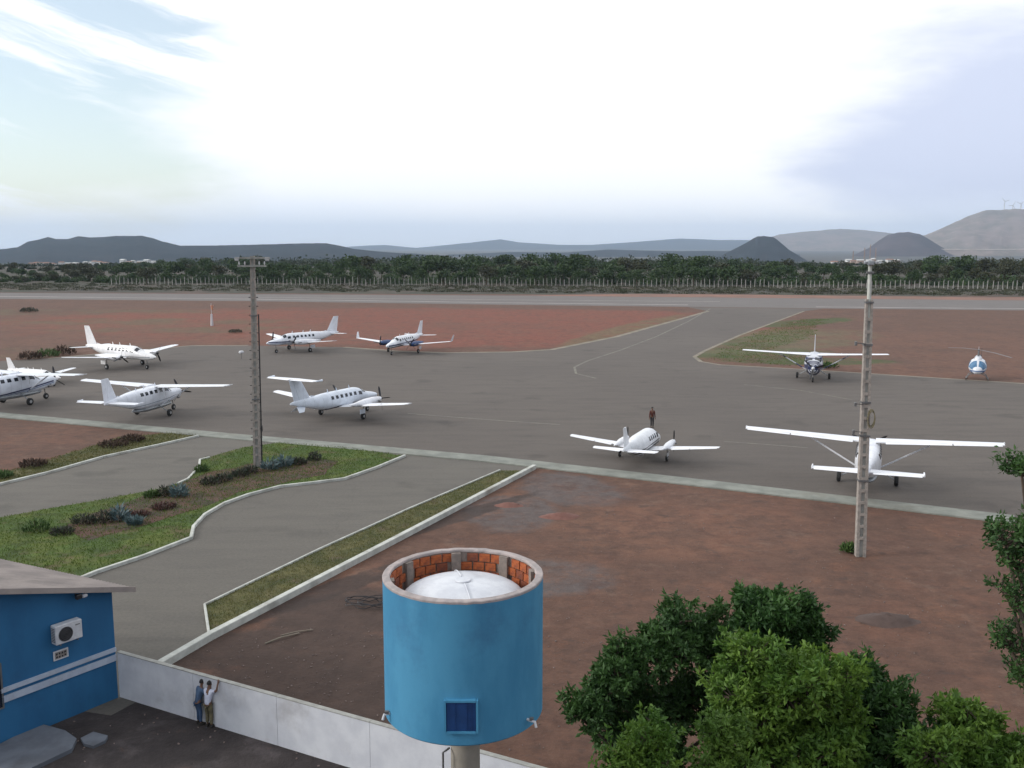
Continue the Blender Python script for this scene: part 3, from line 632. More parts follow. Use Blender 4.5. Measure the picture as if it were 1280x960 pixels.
P8 = aircraft_paint('white_aircraft_black_tail_stripe', (.80, .82, .84), [(1.75, .02, .07, -6.2, 3, (.03, .03, .04)), (1.45, .02, .12, -6.2, 3, (.02, .022, .03)), (1.1, .02, .05, -5, 3, (.03, .03, .04))])
caravan('white high-wing aeroplane seen from behind, partly hidden by the right-hand concrete pole', (21.63 * K, 57.02 * K), 69, .94 * K * .985, P1, rot=.5)
caravan('white high-wing aeroplane with silver belly pod, left of the tall pole in the grass island', (-30.60 * K, 80.70 * K), 76, .885 * K, P2 if False else aircraft_paint('white_aircraft_thin_stripe', (.78, .81, .87), [(1.45, .03, .03, -6, 4, (.2, .25, .3))]), rot=1.1)
caravan('white high-wing aeroplane with navy stripe and window row, cut off by the left picture edge', (-45.3 * K, 86.6 * K), 67, .97 * K, P2, pod='silver', rot=1.4)
caravan('white high-wing aeroplane with navy blue nose facing the camera, beside the taxiway grass', (32.78 * K, 103.55 * K), 252, .94 * K, P7, cowl=pm('navy_cowling', (.014, .02, .07), None, 3, .3), pod='blue_dark', rot=.3, fat=1.28)
twin('white twin turboprop with high T-shaped tail and navy underline, right of the left pole', (-14.36 * K, 79.8 * K), 61, .87 * K, P3, ttail=True, fin=4.5, blades=4)
twin('small white twin with black side stripes seen from behind, a man standing beyond its nose', (8.9 * K, 63.8 * K), 66, .635 * K, P8, fin=4.6, nwin=4, rot=math.pi / 2, blades=2, fat=1.4, tp=1.22)
twin('cream white twin turboprop with plain tall fin, farthest left on the far apron edge', (-46.04 * K, 113.34 * K), -30, .97 * K, P5, fin=4.8)
twin('white twin turboprop with navy stripe, nose left, far edge just right of the left pole', (-29.17 * K, 131.05 * K), 228, .93 * K, P4, fin=4.75)
twin('white twin turboprop with navy bands and upturned wing tips on the far apron edge', (-14.7 * K, 129.0 * K), 250, .86 * K, P6, fin=4.5, winglet=True, nac='blue_dark', blades=4)
twin('small white low-wing aeroplane half hidden behind the cut-off striped aeroplane', (-49.3 * K, 98.7 * K), -24, .60 * K, P5, fin=4.4, nac='black', nwin=3, blades=2, name='small_aeroplane')

# helicopter facing the camera
def helicopter(loc, yaw):
    root = empty('helicopter', (loc[0], loc[1], .012), R(yaw), label='small white helicopter with blue-tinted cabin glass on skids at the right edge of the apron', cat='helicopter')
    root.scale = (1.12,) * 3
    hp = aircraft_paint('white_helicopter', (.70, .72, .75), [(1.05, 0, .05, -6, 2, BLUE)])
    F = Fus([(1.9, 1.05, .05, .05, .05), (1.75, 1.08, .35, .28, .3), (1.3, 1.2, .68, .58, .5), (.6, 1.3, .86, .82, .62), (-.3, 1.35, .88, .85, .66), (-1.2, 1.5, .62, .66, .5), (-1.9, 1.65, .28, .32, .25), (-5.4, 1.95, .1, .1, .1)], 2.3)
    F.mesh(24, 40).build('fuselage', hp, root, True)
    gl = pm('blue_tinted_glass', (.05, .14, .26), (.09, .2, .33), 3, .12)
    for a, b in ((5, 84), (96, 175)): F.patch(.85, 1.62, a, b, .014, 5, 7).build('windshield', gl, root, True)
    for a, b in ((-8, 45), (188, 135)): F.patch(-.25, .6, a, b, .014, 4, 4).build('door_window', gl, root, True)
    for a, b in ((-70, -20), (200, 250)): F.patch(1.15, 1.55, a, b, .012, 3, 4).build('chin_window', gl, root, True)
    MB().loft([[(x, math.cos(a) * w_, 2.1 + math.sin(a) * h_) for a in [2 * math.pi * k / 12 for k in range(12)]] for x, w_, h_ in ((.6, .1, .1), (.4, .35, .32), (-.6, .4, .4), (-1.5, .12, .12))]).build('engine_fairing', hp, root, True)
    m = MB().tube([(-.1, 0, 2.3), (-.1, 0, 3.12)], [.12, .06], 10).build('rotor_mast', MAT['steel'], root, True)
    MB().box((-.1, 0, 3.1), (.5, .22, .12)).build('rotor_hub', MAT['steel'], root, bevel=.02)
    for i in range(2):
        a = R(38) + math.pi * i; S = []
        for q in (.25, .6, 2.5, 4.9):
            c = Vector((-.1 + math.cos(a) * q, math.sin(a) * q, 3.12 - .012 * q * q)); t_ = Vector((-math.sin(a), math.cos(a), 0)) * (.05 if q < .5 else .12)
            S.append([c + t_, c + Vector((0, 0, .02)), c - t_, c - Vector((0, 0, .02))])
        MB().loft(S).build('rotor_blade', MAT['steel'], root)
    for s in (1, -1):
        MB().tube([(1.55, s * 1.05, .28), (1.3, s * 1.05, .1), (.9, s * 1.05, .05), (-1.3, s * 1.05, .05)], .045, 8).build('skid', MAT['steel'], root, True)
    for x in (.7, -.7): MB().tube([(x, -1.05, .05), (x, -.8, .5), (x, -.3, .72), (x, .3, .72), (x, .8, .5), (x, 1.05, .05)], .04, 8).build('skid_crosstube', MAT['steel'], root, True)
    MB().loft([foil((-5.0, 0, 1.3), .7, .08, 'z'), foil((-5.0, 0, 1.9), .8, .08, 'z'), foil((-5.4, 0, 2.9), .45, .08, 'z')]).build('tail_fin', hp, root, True)
    tr = MB().tube([(-5.3, .1, 2.0), (-5.3, .3, 2.0)], .06, 8).build('tail_rotor', MAT['steel'], root)
    MB().box((-5.3, .3, 2.0), (.12, .03, 1.7)).build('blade', MAT['dark'], tr)
helicopter(G(1221, 474), 244)

# ------------------------------------------------------------------ concrete poles
def pole(label, base, top, wb, wt, arms, yaw, rung):
    root = empty('concrete_pole', base, R(yaw), label=label, cat='utility pole', group='tall concrete poles')
    d = Vector(top) - Vector(base); ll = d.length
    q = d.to_track_quat('Z', 'Y').to_matrix().inverted()
    Rz = Matrix.Rotation(-R(yaw), 3, 'Z'); ax = Rz @ (d / ll)
    def at(h, x=0, y=0): return ax * h + Vector((x, y, 0))
    # H-shaped shaft: two flanges and a recessed web
    for s in (-1, 1):
        S = []
        for h in (-.3, ll * .33, ll * .66, ll):
            w_ = wb + (wt - wb) * max(0, h) / ll; f = w_ * .3; c = at(h, s * (w_ - f) / 2); dd = w_ * .42
            S.append([c + Vector((f / 2 * i, dd * j, 0)) for i, j in ((-1, -1), (1, -1), (1, 1), (-1, 1))])
        MB().loft(S).build('flange', MAT['pole'], root)
    S = []
    for h in (-.3, ll * .5, ll):
        w_ = wb + (wt - wb) * max(0, h) / ll; c = at(h); S.append([c + Vector((w_ * .25 * i, w_ * .26 * j, 0)) for i, j in ((-1, -1), (1, -1), (1, 1), (-1, 1))])
    MB().loft(S).build('web', MAT['concrete'], root)
    h = 1.0; k = 0
    while h < ll - .8:
        w_ = wb + (wt - wb) * h / ll; c = at(h)
        MB().box(c, (w_ * .46, w_ * .84 + .01, .16)).build('batten', MAT['pole'], root)
        if rung: MB().tube([c + Vector((-w_ / 2 - .15, -.05, .02)), c + Vector((w_ / 2 + .15, -.05, .02))], .028, 5).build('climbing_step', MAT['black'], root)
        h += .62; k += 1
    for h, lx, rx, kind in arms:
        c = at(h); w_ = wb + (wt - wb) * h / ll
        if kind == 'band': MB().box(c, (w_ + .06, w_ * .84 + .08, .09)).build('steel_band', MAT['steel'], root); continue
        a = MB().box(c + Vector(((lx + rx) / 2, -w_ * .42 - .07, 0)), (rx - lx, .11, .12)).build('crossarm', MAT['concrete'], root)
        if kind == 'ins':
            for x in (lx + .12, lx * .5, rx * .5, rx - .12):
                MB().lathe([(.02, .06), (.03, .12), (.07, .14), (.03, .18), (.07, .2), (.03, .24), (.05, .28), (0.01, .33)], 8, c + Vector((x, -w_ * .42 - .07, 0))).build('insulator', MAT['plastic'], a, True)
        if kind == 'lamp':
            for x in (lx + .15, rx - .15):
                MB().box(c + Vector((x, -w_ * .42 - .28, -.05)), (.30, .28, .16), Matrix.Rotation(R(28), 3, 'X')).build('floodlight', MAT['steel'], a, bevel=.03)
                MB().box(c + Vector((x, -w_ * .42 - .44, -.14)), (.25, .03, .12), Matrix.Rotation(R(28), 3, 'X')).build('lamp_glass', MAT['plastic'], a)
    return root, at
bL = G(322, 585); topL = ray(315.5, 320); tL = topL * (bL.y / topL.y) + Vector((0, 0, CAM_H))
rL, atL = pole('tall concrete pole with crossarm of floodlights, standing in the grass island', bL, tL, .54, .31, [(14.9, -1.15, 1.2, 'lamp'), (14.35, -1.0, .95, 'ins'), (10.9, 0, 0, 'band'), (5.0, 0, 0, 'band')], 8, True)
MB().tube([atL(h, .33, -.1) for h in (0, 3, 6, 9, 11)], .05, 6).build('conduit', MAT['dark'], rL)
MB().box(atL(2.9, .36, -.15), (.14, .16, .4)).build('junction_box', MAT['dark'], rL)
bR = G(1075, 695); tRr = ray(1086.3, 374); tR = tRr * (bR.y / tRr.y) + Vector((0, 0, CAM_H))
lR = (tR - bR).length
rR, atR = pole('tall concrete pole in bare red earth before the white aeroplane seen from behind', bR, tR, .50, .34, [(lR - .15, 0, 0, 'band'), (10.9, 0, 0, 'band'), (8.0, 0, 0, 'band'), (6.3, 0, 0, 'band'), (4.0, 0, 0, 'band')], -6, False)
tex = ray(1088, 329); tE = tex * (bR.y / tex.y) + Vector((0, 0, CAM_H)); lE = (tE - bR).length
MB().tube([atR(lR - 1.0), atR(lE)], [.11, .09], 10).build('mast_extension', MAT['kerb'], rR, True)
MB().box(atR(lE + .02, 0, -.1), (.3, .26, .22)).build('lamp_box', MAT['silver'], rR, bevel=.03)
MB().box(atR(lE - .45, 0, -.05), (.34, .2, .1)).build('mounting_bracket', MAT['steel'], rR)
for x in (-.27, .27): MB().box(atR(lE + .03, x, -.15), (.14, .18, .14)).build('floodlight', MAT['silver'], rR, bevel=.03)
cg = MB()
for k in range(3):
    c = atR(7.15 + .05 * k, .25, -.3); cg.tube([c + Vector((.17 * math.cos(a), .05 * k, .42 * math.sin(a))) for a in [2 * math.pi * i / 14 for i in range(15)]], .022, 5)
cg.build('cable_coil', MAT['khaki'], rR)
for h, x in ((10.95, -.62), (7.9, -.55), (6.5, -.6)):
    MB().tube([atR(h, -.15, -.2), atR(h + .05, x, -.25)], .025, 5).build('bracket', MAT['steel'], rR)
    MB().box(atR(h + .02, x, -.25), (.12, .14, .2)).build('bracket_lamp', MAT['steel'], rR, bevel=.02)

# ------------------------------------------------------------------ blue water tower
T = empty('water_tower', (-.98, 18.46, 0), 0, label='blue cylindrical water tower with open brick-lined rim on a beige column', cat='water tower')
TR = 1.60; ZB = 6.47; ZT = 9.31; n = 72
MB().lathe([(.3, ZB), (TR - .03, ZB), (TR, ZB + .03), (TR, ZT - .045), (TR - .012, ZT - .04), (TR - .07, ZT - .04), (TR - .07, ZT - .9)], n).build('drum', MAT['blue_tank'], T, True)
MB().lathe([(TR - .08, ZT - .035), (TR - .13, ZT - .035), (TR - .13, ZT - .9), (.3, ZT - .9)], n).build('lining', MAT['mortar'], T, True)
rmb = MB(); prof = [(TR + .002, -.05), (TR + .004, -.012), (TR - .01, .004), (TR - .135, .006), (TR - .15, -.01), (TR - .15, -.045)]; S = []
for k in range(n + 1):
    a = 2 * math.pi * (k % n) / n; random.seed(k % n); j = random.uniform(-.008, .008)
    S.append([((r + (j if i > 2 else j * .3)) * math.cos(a), (r + (j if i > 2 else j * .3)) * math.sin(a), ZT + z + j * .8) for i, (r, z) in enumerate(prof)])
rmb.loft(S, closed=False).build('rim', MAT['rim'], T, True)
random.seed(11)
ri = TR - .135; pill = [R(a) for a in (20, 66, 112, 150, 200, 245, 290, 335)]
pa = [R(55), R(99), R(146), R(12), R(190), R(234), R(278), R(322)]
for a in pa:
    c = Vector((math.cos(a), math.sin(a), 0)) * (ri - .02); MB().box((c.x, c.y, ZT - .47), (.15, .2, .84), Matrix.Rotation(a, 3, 'Z')).build('pillar', MAT['mortar'], T)
rowh = .195
bk = {}
for row in range(4):
    nb = 34
    for k in range(nb):
        a = 2 * math.pi * (k + .5 * (row % 2)) / nb
        if min(abs((a - q + math.pi) % (2 * math.pi) - math.pi) for q in pa) < .11: continue
        key = random.randrange(4)
        if key not in bk:
            w_ = .235; mb = MB(); mb.box((0, 0, 0), (.05, w_, .172))
            for g in (-.055, 0, .055): mb.box((-.027, 0, g), (.008, w_ * (.99 - .04 * key), .03))
            bk[key] = mb.build('brick', MAT['brick' if key < 3 else 'brick2'], T); b_ = bk[key]
        else: b_ = bk[key].copy(); COL.objects.link(b_)
        b_.parent = T; rr = ri - .012 + random.uniform(-.008, .008)
        b_.location = (rr * math.cos(a), rr * math.sin(a), ZT - .06 - rowh * (row + .5) + .0); b_.rotation_euler = (random.uniform(-.03, .03), 0, a)
hd = MB().box((0.03, -TR + .01, ZB + .62), (.56, .09, .58)).build('hatch', MAT['blue_dark'], T, bevel=.01)
for x in (-.27, .33): MB().box((x, -TR - .01, ZB + .62), (.04, .1, .64)).build('hatch_frame', MAT['blue_tank'], hd)
for z in (.31, .93): MB().box((.03, -TR - .012, ZB + z), (.55, .1, .04)).build('hatch_frame', MAT['blue_tank'], hd)
for x in (-.11, .11, .19): MB().box((.03 + x, -TR - .04, ZB + .62), (.012, .02, .54)).build('hatch_rib', MAT['blue_dark'], hd)
for a, l in ((R(207), .13), (R(-37), .2)):
    c = Vector((math.cos(a), math.sin(a), 0)); p = c * (TR - .02) + Vector((0, 0, ZB + .22))
    pp = MB().tube([p, p + c * l, p + c * (l + .03) + Vector((0, 0, -.1))], .028, 8).build('outlet_pipe', MAT['plastic'], T, True)
    MB().box(p + c * (l * .6) + Vector((0, 0, .04)), (.08, .06, .05)).build('valve', MAT['steel'], pp)
MB().lathe([(.30, 0), (.30, ZB - .25), (.55, ZB - .03), (.55, ZB + .02)], 28, (.02, 0, 0)).build('column', MAT['column'], T, True)
MB().tube([(-.42, -.25, 0), (-.42, -.25, 5.6), (-.36, -.2, 5.62), (-.3, -.1, 5.62)], .022, 6).build('riser_pipe', MAT['steel'], T)
Wt = empty('fibreglass_tank', (-.98, 18.46, 0), 0, label='white domed fibreglass tank inside the blue water tower', cat='water tank')
zd = ZT - .55
prof = [(1.14, -.4), (1.16, -.06), (1.25, -.05), (1.26, 0)] + [(1.24 * math.cos(R(a)), .03 + .36 * math.sin(R(a))) for a in range(5, 86, 8)] + [(.16, .395), (.15, .415), (.0, .42)]
MB().lathe(prof, 48, (0, 0, zd)).build('dome_lid', MAT['fibreglass'], Wt, True)
for k in range(2):
    a = R(-78 + k * 180); S = []
    for e in range(8, 84, 9):
        c = Vector((1.25 * math.cos(R(e)) * math.cos(a), 1.25 * math.cos(R(e)) * math.sin(a), zd + .035 + .37 * math.sin(R(e)))); S.append(c)
    MB().tube(S, .016, 6).build('rib', MAT['fibreglass'], Wt, True)

# ------------------------------------------------------------------ white boundary wall
wa = Vector((-12.62 * K, 29.12 * K, 0)); wdir = (Vector((.40, 22.47, 0)) - Vector((-12.63, 29.25, 0))).normalized()
wn = Vector((-wdir.y, wdir.x, 0))
BW = empty('boundary_wall', wa, math.atan2(wdir.y, wdir.x), label='low white rendered wall running from the blue building past the water tower', cat='wall')
wh = 1.66
for i in range(5):
    x0 = i * 3.6; mb = MB().box((x0 + 1.8, .07, wh / 2 - .1), (3.6 - .012, .14, wh + .2)); mb.build('wall_panel', MAT['wallwhite'], BW)
    MB().box((x0 + 1.8, .07, wh + .012), (3.6 - .012, .16, .03)).build('wall_cap', MAT['concrete'], BW)

# ------------------------------------------------------------------ blue building
c0 = Vector((-12.65 * K, 29.08 * K, 0)); c1 = Vector((-14.85 * K, 26.05 * K, 0)); u = (c1 - c0).normalized(); v = Vector((-.898, .44, 0)).normalized()
slope = (4.77 - 3.66) / (c1 - c0).length * 1.05; he = 3.66 * K; LW = 6.4; LD = 9.0
BB = empty('blue_building', c0, 0, label='bright blue single-storey building with pale double band and grey-brown roof at the left edge', cat='building')
def bw(s, d, z): return u * s + v * d + Vector((0, 0, z))
nw_ = Vector((-u.y, u.x, 0)); nw_ = nw_ if nw_.dot(v) < 0 else -nw_          # outward normal of the gable wall
mb = MB(); A = [bw(0, 0, -.2), bw(LW, 0, -.2), bw(LW, 0, he + slope * LW), bw(0, 0, he)]
B = [p + v * LD for p in A]; mb.loft([A, B]); mb.build('wall', MAT['blue_wall'], BB)
def on_wall(px, py):
    d = ray(px, py); o_ = Vector((0, 0, CAM_H)); t = (c0 - o_).dot(nw_) / d.dot(nw_); p = o_ + d * t - c0
    return p
bandA = on_wall(146, 808).z; bandB = on_wall(146, 824).z
def wall_box(name, s0, s1, z0, z1, th, mat, off=0.0, bevel=0, parent=None):
    cs = []
    for o_ in (off, off + th): cs.append([bw(s, 0, z) + nw_ * o_ for s, z in ((s0, z0), (s1, z0), (s1, z1), (s0, z1))])
    return MB().loft(cs).build(name, mat, parent or BB, bevel=bevel)
wall_box('upper_band', .0, LW, bandA - .14, bandA, .07, MAT['trim'])
wall_box('lower_band', .0, LW, bandB - .02, bandB + .20, .05, MAT['trim'])
# roof, corrugated down the slope
nrm_s = 60; rows = []
T0 = bw(-.62, -.35, he - .62 * slope + .05)
for i in range(nrm_s * 2 + 1):
    d_ = (LD + .8) * i / (nrm_s * 2); zz = .018 * math.cos(i * math.pi)
    rows.append([T0 + v * d_ + Vector((0, 0, zz)), T0 + v * d_ + u * (LW + .62) + Vector((0, 0, zz + slope * (LW + .62))), T0 + v * d_ + u * (LW + .62) + Vector((0, 0, zz + slope * (LW + .62) + .02)), T0 + v * d_ + Vector((0, 0, zz + .02))])
MB().loft(rows).build('roof', MAT['roof'], BB)
MB().loft([[T0 + nw_ * o_ + Vector((0, 0, z)) for o_, z in ((0.0, -.12), (.03, -.12), (.03, .07), (0.0, .07))], [T0 + u * (LW + .62) + nw_ * o_ + Vector((0, 0, z + slope * (LW + .62))) for o_, z in ((0.0, -.12), (.03, -.12), (.03, .07), (0.0, .07))]]).build('rake_board', MAT['roof'], BB)
# window at the left picture edge
p0 = on_wall(-18, 845); s0 = p0.dot(u); zb = on_wall(1, 886).z; zt_ = on_wall(1, 832).z; se = on_wall(3, 860).dot(u)
wf = wall_box('window', se, se + 1.1, zb, zt_ + .1, .05, MAT['steel']); wall_box('pane', se + .07, se + 1.03, zb + .07, zt_ + .03, .02, MAT['glass'], .05, parent=wf)

# air conditioner on the gable wall
def wall_local(name, px, py, label, cat):
    p = on_wall(px, py) + c0; ang = math.atan2((-u).y, (-u).x)       # local +x runs to the right along the wall, -y out of the wall
    return empty(name, p, ang, label=label, cat=cat)
AC = wall_local('air_conditioner', 79, 787, 'white air conditioner outdoor unit with round fan grille, mounted on the blue wall', 'air conditioner')
sgn = -1 if (Matrix.Rotation(AC.rotation_euler.z, 3, 'Z') @ Vector((0, -1, 0))).dot(nw_) > 0 else 1
def ac(x, y, z): return (x, sgn * y, z)
MB().box(ac(.0, .22, 0), (.92, .30, .64)).build('casing', MAT['plastic'], AC, bevel=.02)
g = MB().tube([ac(-.12, .375, -.02), ac(-.12, .385, -.02)], .245, 24).build('fan_grille', MAT['black'], AC)
for k in range(4): MB().tube([ac(-.12 + (.06 + .055 * k) * math.cos(a), .392, -.02 + (.06 + .055 * k) * math.sin(a)) for a in [2 * math.pi * i / 20 for i in range(21)]], .006, 4).build('grille_ring', MAT['steel'], g)
for k in range(9): MB().box(ac(-.462, .22, -.22 + k * .055), (.012, .2, .022)).build('side_louvre', MAT['black'], AC)
for x in (-.3, .3): MB().box(ac(x, .18, -.35), (.04, .36, .04)).build('bracket', MAT['steel'], AC)
MB().box(ac(.3, .376, .18), (.16, .006, .03)).build('badge', MAT['steel'], AC)
MB().tube([ac(.4, .2, -.3), ac(.44, .1, -.4), ac(.44, .02, -.42)], .02, 6).build('pipe', MAT['steel'], AC)
PL = wall_local('number_plate', 75.5, 817.5, 'small white framed plate with dark faded marks under the air conditioner', 'sign')
MB().box(ac(0, .03, 0), (.52, .02, .33)).build('plate', MAT['plastic'], PL, bevel=.008)
MB().box(ac(0, .041, 0), (.42, .006, .23)).build('face', pm('faded_plate_face', (.33, .29, .26), (.22, .2, .18), 12, .7), PL)
random.seed(3)
for r_, zz in ((0, .05), (1, -.055)):
    for k in range(4): MB().box(ac(-.145 + k * .095, .047, zz + random.uniform(-.008, .008)), (.055, .006, .065)).build('mark', MAT['black'], PL)
FL = wall_local('floodlight', 97, 743, 'small white and black floodlight under the roof edge of the blue building', 'light')
MB().tube([ac(-.1, 0, .05), ac(-.1, .25, .05)], .02, 6).build('bracket', MAT['black'], FL)
MB().box(ac(-.14, .3, .03), (.2, .16, .16)).build('housing', MAT['black'], FL, bevel=.02)
MB().box(ac(.08, .28, 0), (.18, .14, .12)).build('lamp_head', MAT['plastic'], FL, bevel=.03)

# pavement slabs by the building
def slab(px, z=.1, name='concrete_slab', label='', mat='slab'):
    pts = [G(*p) for p in px]; c = sum(pts, Vector()) / len(pts)
    o_ = sheet(name, [(p.x - c.x, p.y - c.y) for p in pts], z, MAT[mat], kind=None, thick=z + .05); o_.location = (c.x, c.y, 0); return tag(o_, label, 'slab')
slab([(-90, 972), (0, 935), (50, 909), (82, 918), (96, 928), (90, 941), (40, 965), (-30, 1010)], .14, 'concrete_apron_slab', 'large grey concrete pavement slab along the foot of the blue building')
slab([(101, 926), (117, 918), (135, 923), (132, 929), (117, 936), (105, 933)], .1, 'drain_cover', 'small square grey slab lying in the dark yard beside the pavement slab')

# ------------------------------------------------------------------ people
def skin(name, verts, edges, radii, mat, parent, root_i=0, sub=1):
    me = bpy.data.meshes.new(name); me.from_pydata([tuple(p) for p in verts], edges, []); o_ = bpy.data.objects.new(name, me); COL.objects.link(o_); o_.parent = parent
    md = o_.modifiers.new('skin', 'SKIN'); md.use_smooth_shade = True
    for i, r_ in enumerate(radii):
        sv = me.skin_vertices[0].data[i]; sv.radius = r_ if isinstance(r_, tuple) else (r_, r_); sv.use_root = (i == root_i)
    if sub: s_ = o_.modifiers.new('subdivision', 'SUBSURF'); s_.levels = sub; s_.render_levels = sub
    me.materials.append(mat); return o_
def person(label, loc, yaw, h, rhand, lhand, lean, shirt, trousers, feet=((-.09, 0), (.09, 0)), knee=0.0, sleeve=.45):
    """local +y = facing; hands are targets in local metres"""
    root = empty('person', loc, yaw, label=label, cat='person'); s = h / 1.72
    pel = Vector((0, -.02 - .2 * knee, .92 * s - .18 * knee)); chest = pel + Vector((0, lean * .33, .34 * s)); neck = chest + Vector((0, lean * .12, .17 * s)); head = neck + Vector((0, .02 + lean * .05, .13 * s)); crown = head + Vector((0, .0, .10 * s))
    V = [pel, pel.lerp(chest, .5), chest, neck, head, crown]; Ed = [(0, 1), (1, 2), (2, 3), (3, 4), (4, 5)]; Rr = [(.13 * s, .10 * s), (.12 * s, .09 * s), (.145 * s, .10 * s), .052 * s, (.075 * s, .092 * s), (.05 * s, .06 * s)]
    def add(p, par, r_): V.append(Vector(p)); Ed.append((par, len(V) - 1)); Rr.append(r_); return len(V) - 1
    arms = {}; legs = {}
    for sg, hand in ((1, rhand), (-1, lhand)):
        sh = add(chest + Vector((sg * .17 * s, 0, .09 * s)), 2, .052 * s); hand = Vector(hand)
        mid = (V[sh] + hand) / 2; dd = hand - V[sh]; L_ = .56 * s; bend = math.sqrt(max(0, (L_ / 2) ** 2 - (dd.length / 2) ** 2)) if dd.length < L_ else 0
        if dd.length > L_: hand = V[sh] + dd.normalized() * L_
        mid = (V[sh] + hand) / 2 + Vector((sg * .7, -.4, -.6)).normalized() * bend
        el_ = add(mid, sh, .040 * s); wr = add(hand, el_, .026 * s); dr = (hand - mid).normalized(); pa_ = add(hand + dr * .06 * s, wr, (.036 * s, .018 * s)); arms[sg] = (V[sh], V[el_], V[wr])
        sd = dr.cross(Vector((0, 1, 0))); sd = sd.normalized() if sd.length > .1 else Vector((1, 0, 0))
        for k, (o2, l2) in enumerate(((-.028, .065), (-.010, .078), (.009, .072), (.027, .056))):
            kn = add(V[pa_] + dr * .03 * s + sd * o2 * s, pa_, .009 * s); add(V[kn] + dr * l2 * .55 * s + sd * o2 * .3 * s + Vector((0, .012, 0)), kn, .008 * s)
        th = add(V[wr] + dr * .025 * s + sd * -.035 * s, wr, .010 * s); add(V[th] + dr * .035 * s + sd * -.018 * s, th, .009 * s)
    for sg, ft in ((1, feet[1]), (-1, feet[0])):
        hp = add(pel + Vector((sg * .085 * s, 0, -.05)), 0, .085 * s); an = Vector((ft[0], ft[1], .09)); kn = add((V[hp] + an) / 2 + Vector((0, .02 + .22 * knee, .02)), hp, .056 * s); a_ = add(an, kn, .036 * s); add(an + Vector((0, .12 * s, -.05)), a_, .035 * s); legs[sg] = (V[hp], V[kn], an)
    body = skin('body', V, Ed, Rr, MAT['skin'], root)
    # face
    for x in (-.03, .03): MB().lathe([(.0, -.011), (.011, 0), (0, .011)], 8, head + Vector((x * s, .088 * s, .02 * s))).build('eye', MAT['plastic'], root)
    MB().loft([[head + Vector((x, .083 * s, z)) for x, z in ((-.014, -.03), (.014, -.03), (0, .02))], [head + Vector((x, .108 * s, z)) for x, z in ((-.006, -.027), (.006, -.027), (0, -.012))]]).build('nose', MAT['skin'], root)
    MB().box(head + Vector((0, .084 * s, -.05 * s)), (.045 * s, .014, .012)).build('mouth', MAT['redcloth'], root)
    for x in (-1, 1): MB().box(head + Vector((x * .078 * s, 0, 0)), (.018, .035, .055), Matrix.Rotation(.2 * x, 3, 'Z')).build('ear', MAT['skin'], root, bevel=.006)
    hm = MB(); S = []
    for a in range(-8, 91, 14):
        S.append([head + Vector((.088 * s * math.cos(R(a)) * math.cos(b), -.014 + .104 * s * math.cos(R(a)) * math.sin(b), .025 * s + .112 * s * math.sin(R(a)) + (.05 * s * max(0, math.sin(b)) if a < 20 else 0))) for b in [2 * math.pi * k / 14 for k in range(14)]])
    hm.loft(S).build('hair', MAT['hair'], root, True)
    # shirt and trousers follow the same skeleton slightly larger
    sv = [pel + Vector((0, 0, -.10)), pel.lerp(chest, .5), chest, chest + (neck - chest) * .55]; se_ = [(0, 1), (1, 2), (2, 3)]; sr = [(.152 * s, .122 * s), (.142 * s, .11 * s), (.165 * s, .12 * s), (.085 * s, .075 * s)]
    for sg in (1, -1):
        a, b, c = arms[sg]; i = len(sv); sv += [a + Vector((0, 0, .0)), a.lerp(b, sleeve * 1.6 if sleeve < .6 else 1)]; se_ += [(2, i), (i, i + 1)]; sr += [.068 * s, .056 * s]
        if sleeve >= .6: sv.append(b.lerp(c, .85)); se_.append((i + 1, i + 2)); sr.append(.04 * s)
    skin('shirt', sv, se_, sr, shirt, root)
    tv = [pel + Vector((0, 0, .02))]; te = []; trr = [(.148 * s, .12 * s)]
    for sg in (1, -1):
        a, b, c = legs[sg]; i = len(tv); tv += [a + Vector((0, 0, -.03)), b, c + Vector((0, 0, .02))]; te += [(0, i), (i, i + 1), (i + 1, i + 2)]; trr += [.1 * s, .072 * s, .056 * s]
        MB().loft([[(c.x + x, c.y + y, z) for x, y in ((-.045, -.06), (.045, -.06), (.05, .1), (.0, .19), (-.05, .1))] for z in (0.004, .05)] + [[(c.x + x * .8, c.y + y * .7, .1) for x, y in ((-.045, -.06), (.045, -.06), (.05, .06), (.0, .1), (-.05, .06))]]).build('shoe', MAT['shoe'], root, True)
    skin('trousers', tv, te, trr, trousers, root)
    return root
wang = math.atan2(wn.y, wn.x) - math.pi / 2                                  # local +y looks at the wall
pb = G(262, 908.5); db = (wa - pb).dot(wn)
person('person in white shirt and khaki trousers with arm raised onto the white wall', pb, wang, 1.62, (.42, db - .06, 1.6), (-.1, .28, 1.0), .22, MAT['shirt_white'], MAT['khaki'], knee=.05)
pa_p = G(249.5, 905.5); da = (wa - pa_p).dot(wn)
person('person in faded blue clothes leaning on the white wall, left of two', pa_p, wang - .35, 1.6, (.12, .40, 1.12), (-.15, .38, 1.05), .38, MAT['shirt_blue'], MAT['jeans'], knee=.1, sleeve=.7)
person('man in dark clothes standing on the apron beyond the small white twin aeroplane', G(815, 534.5), R(190), 1.86, (.27, .02, .82), (-.27, .03, .82), 0, MAT['redcloth'], MAT['black'], sleeve=.7)

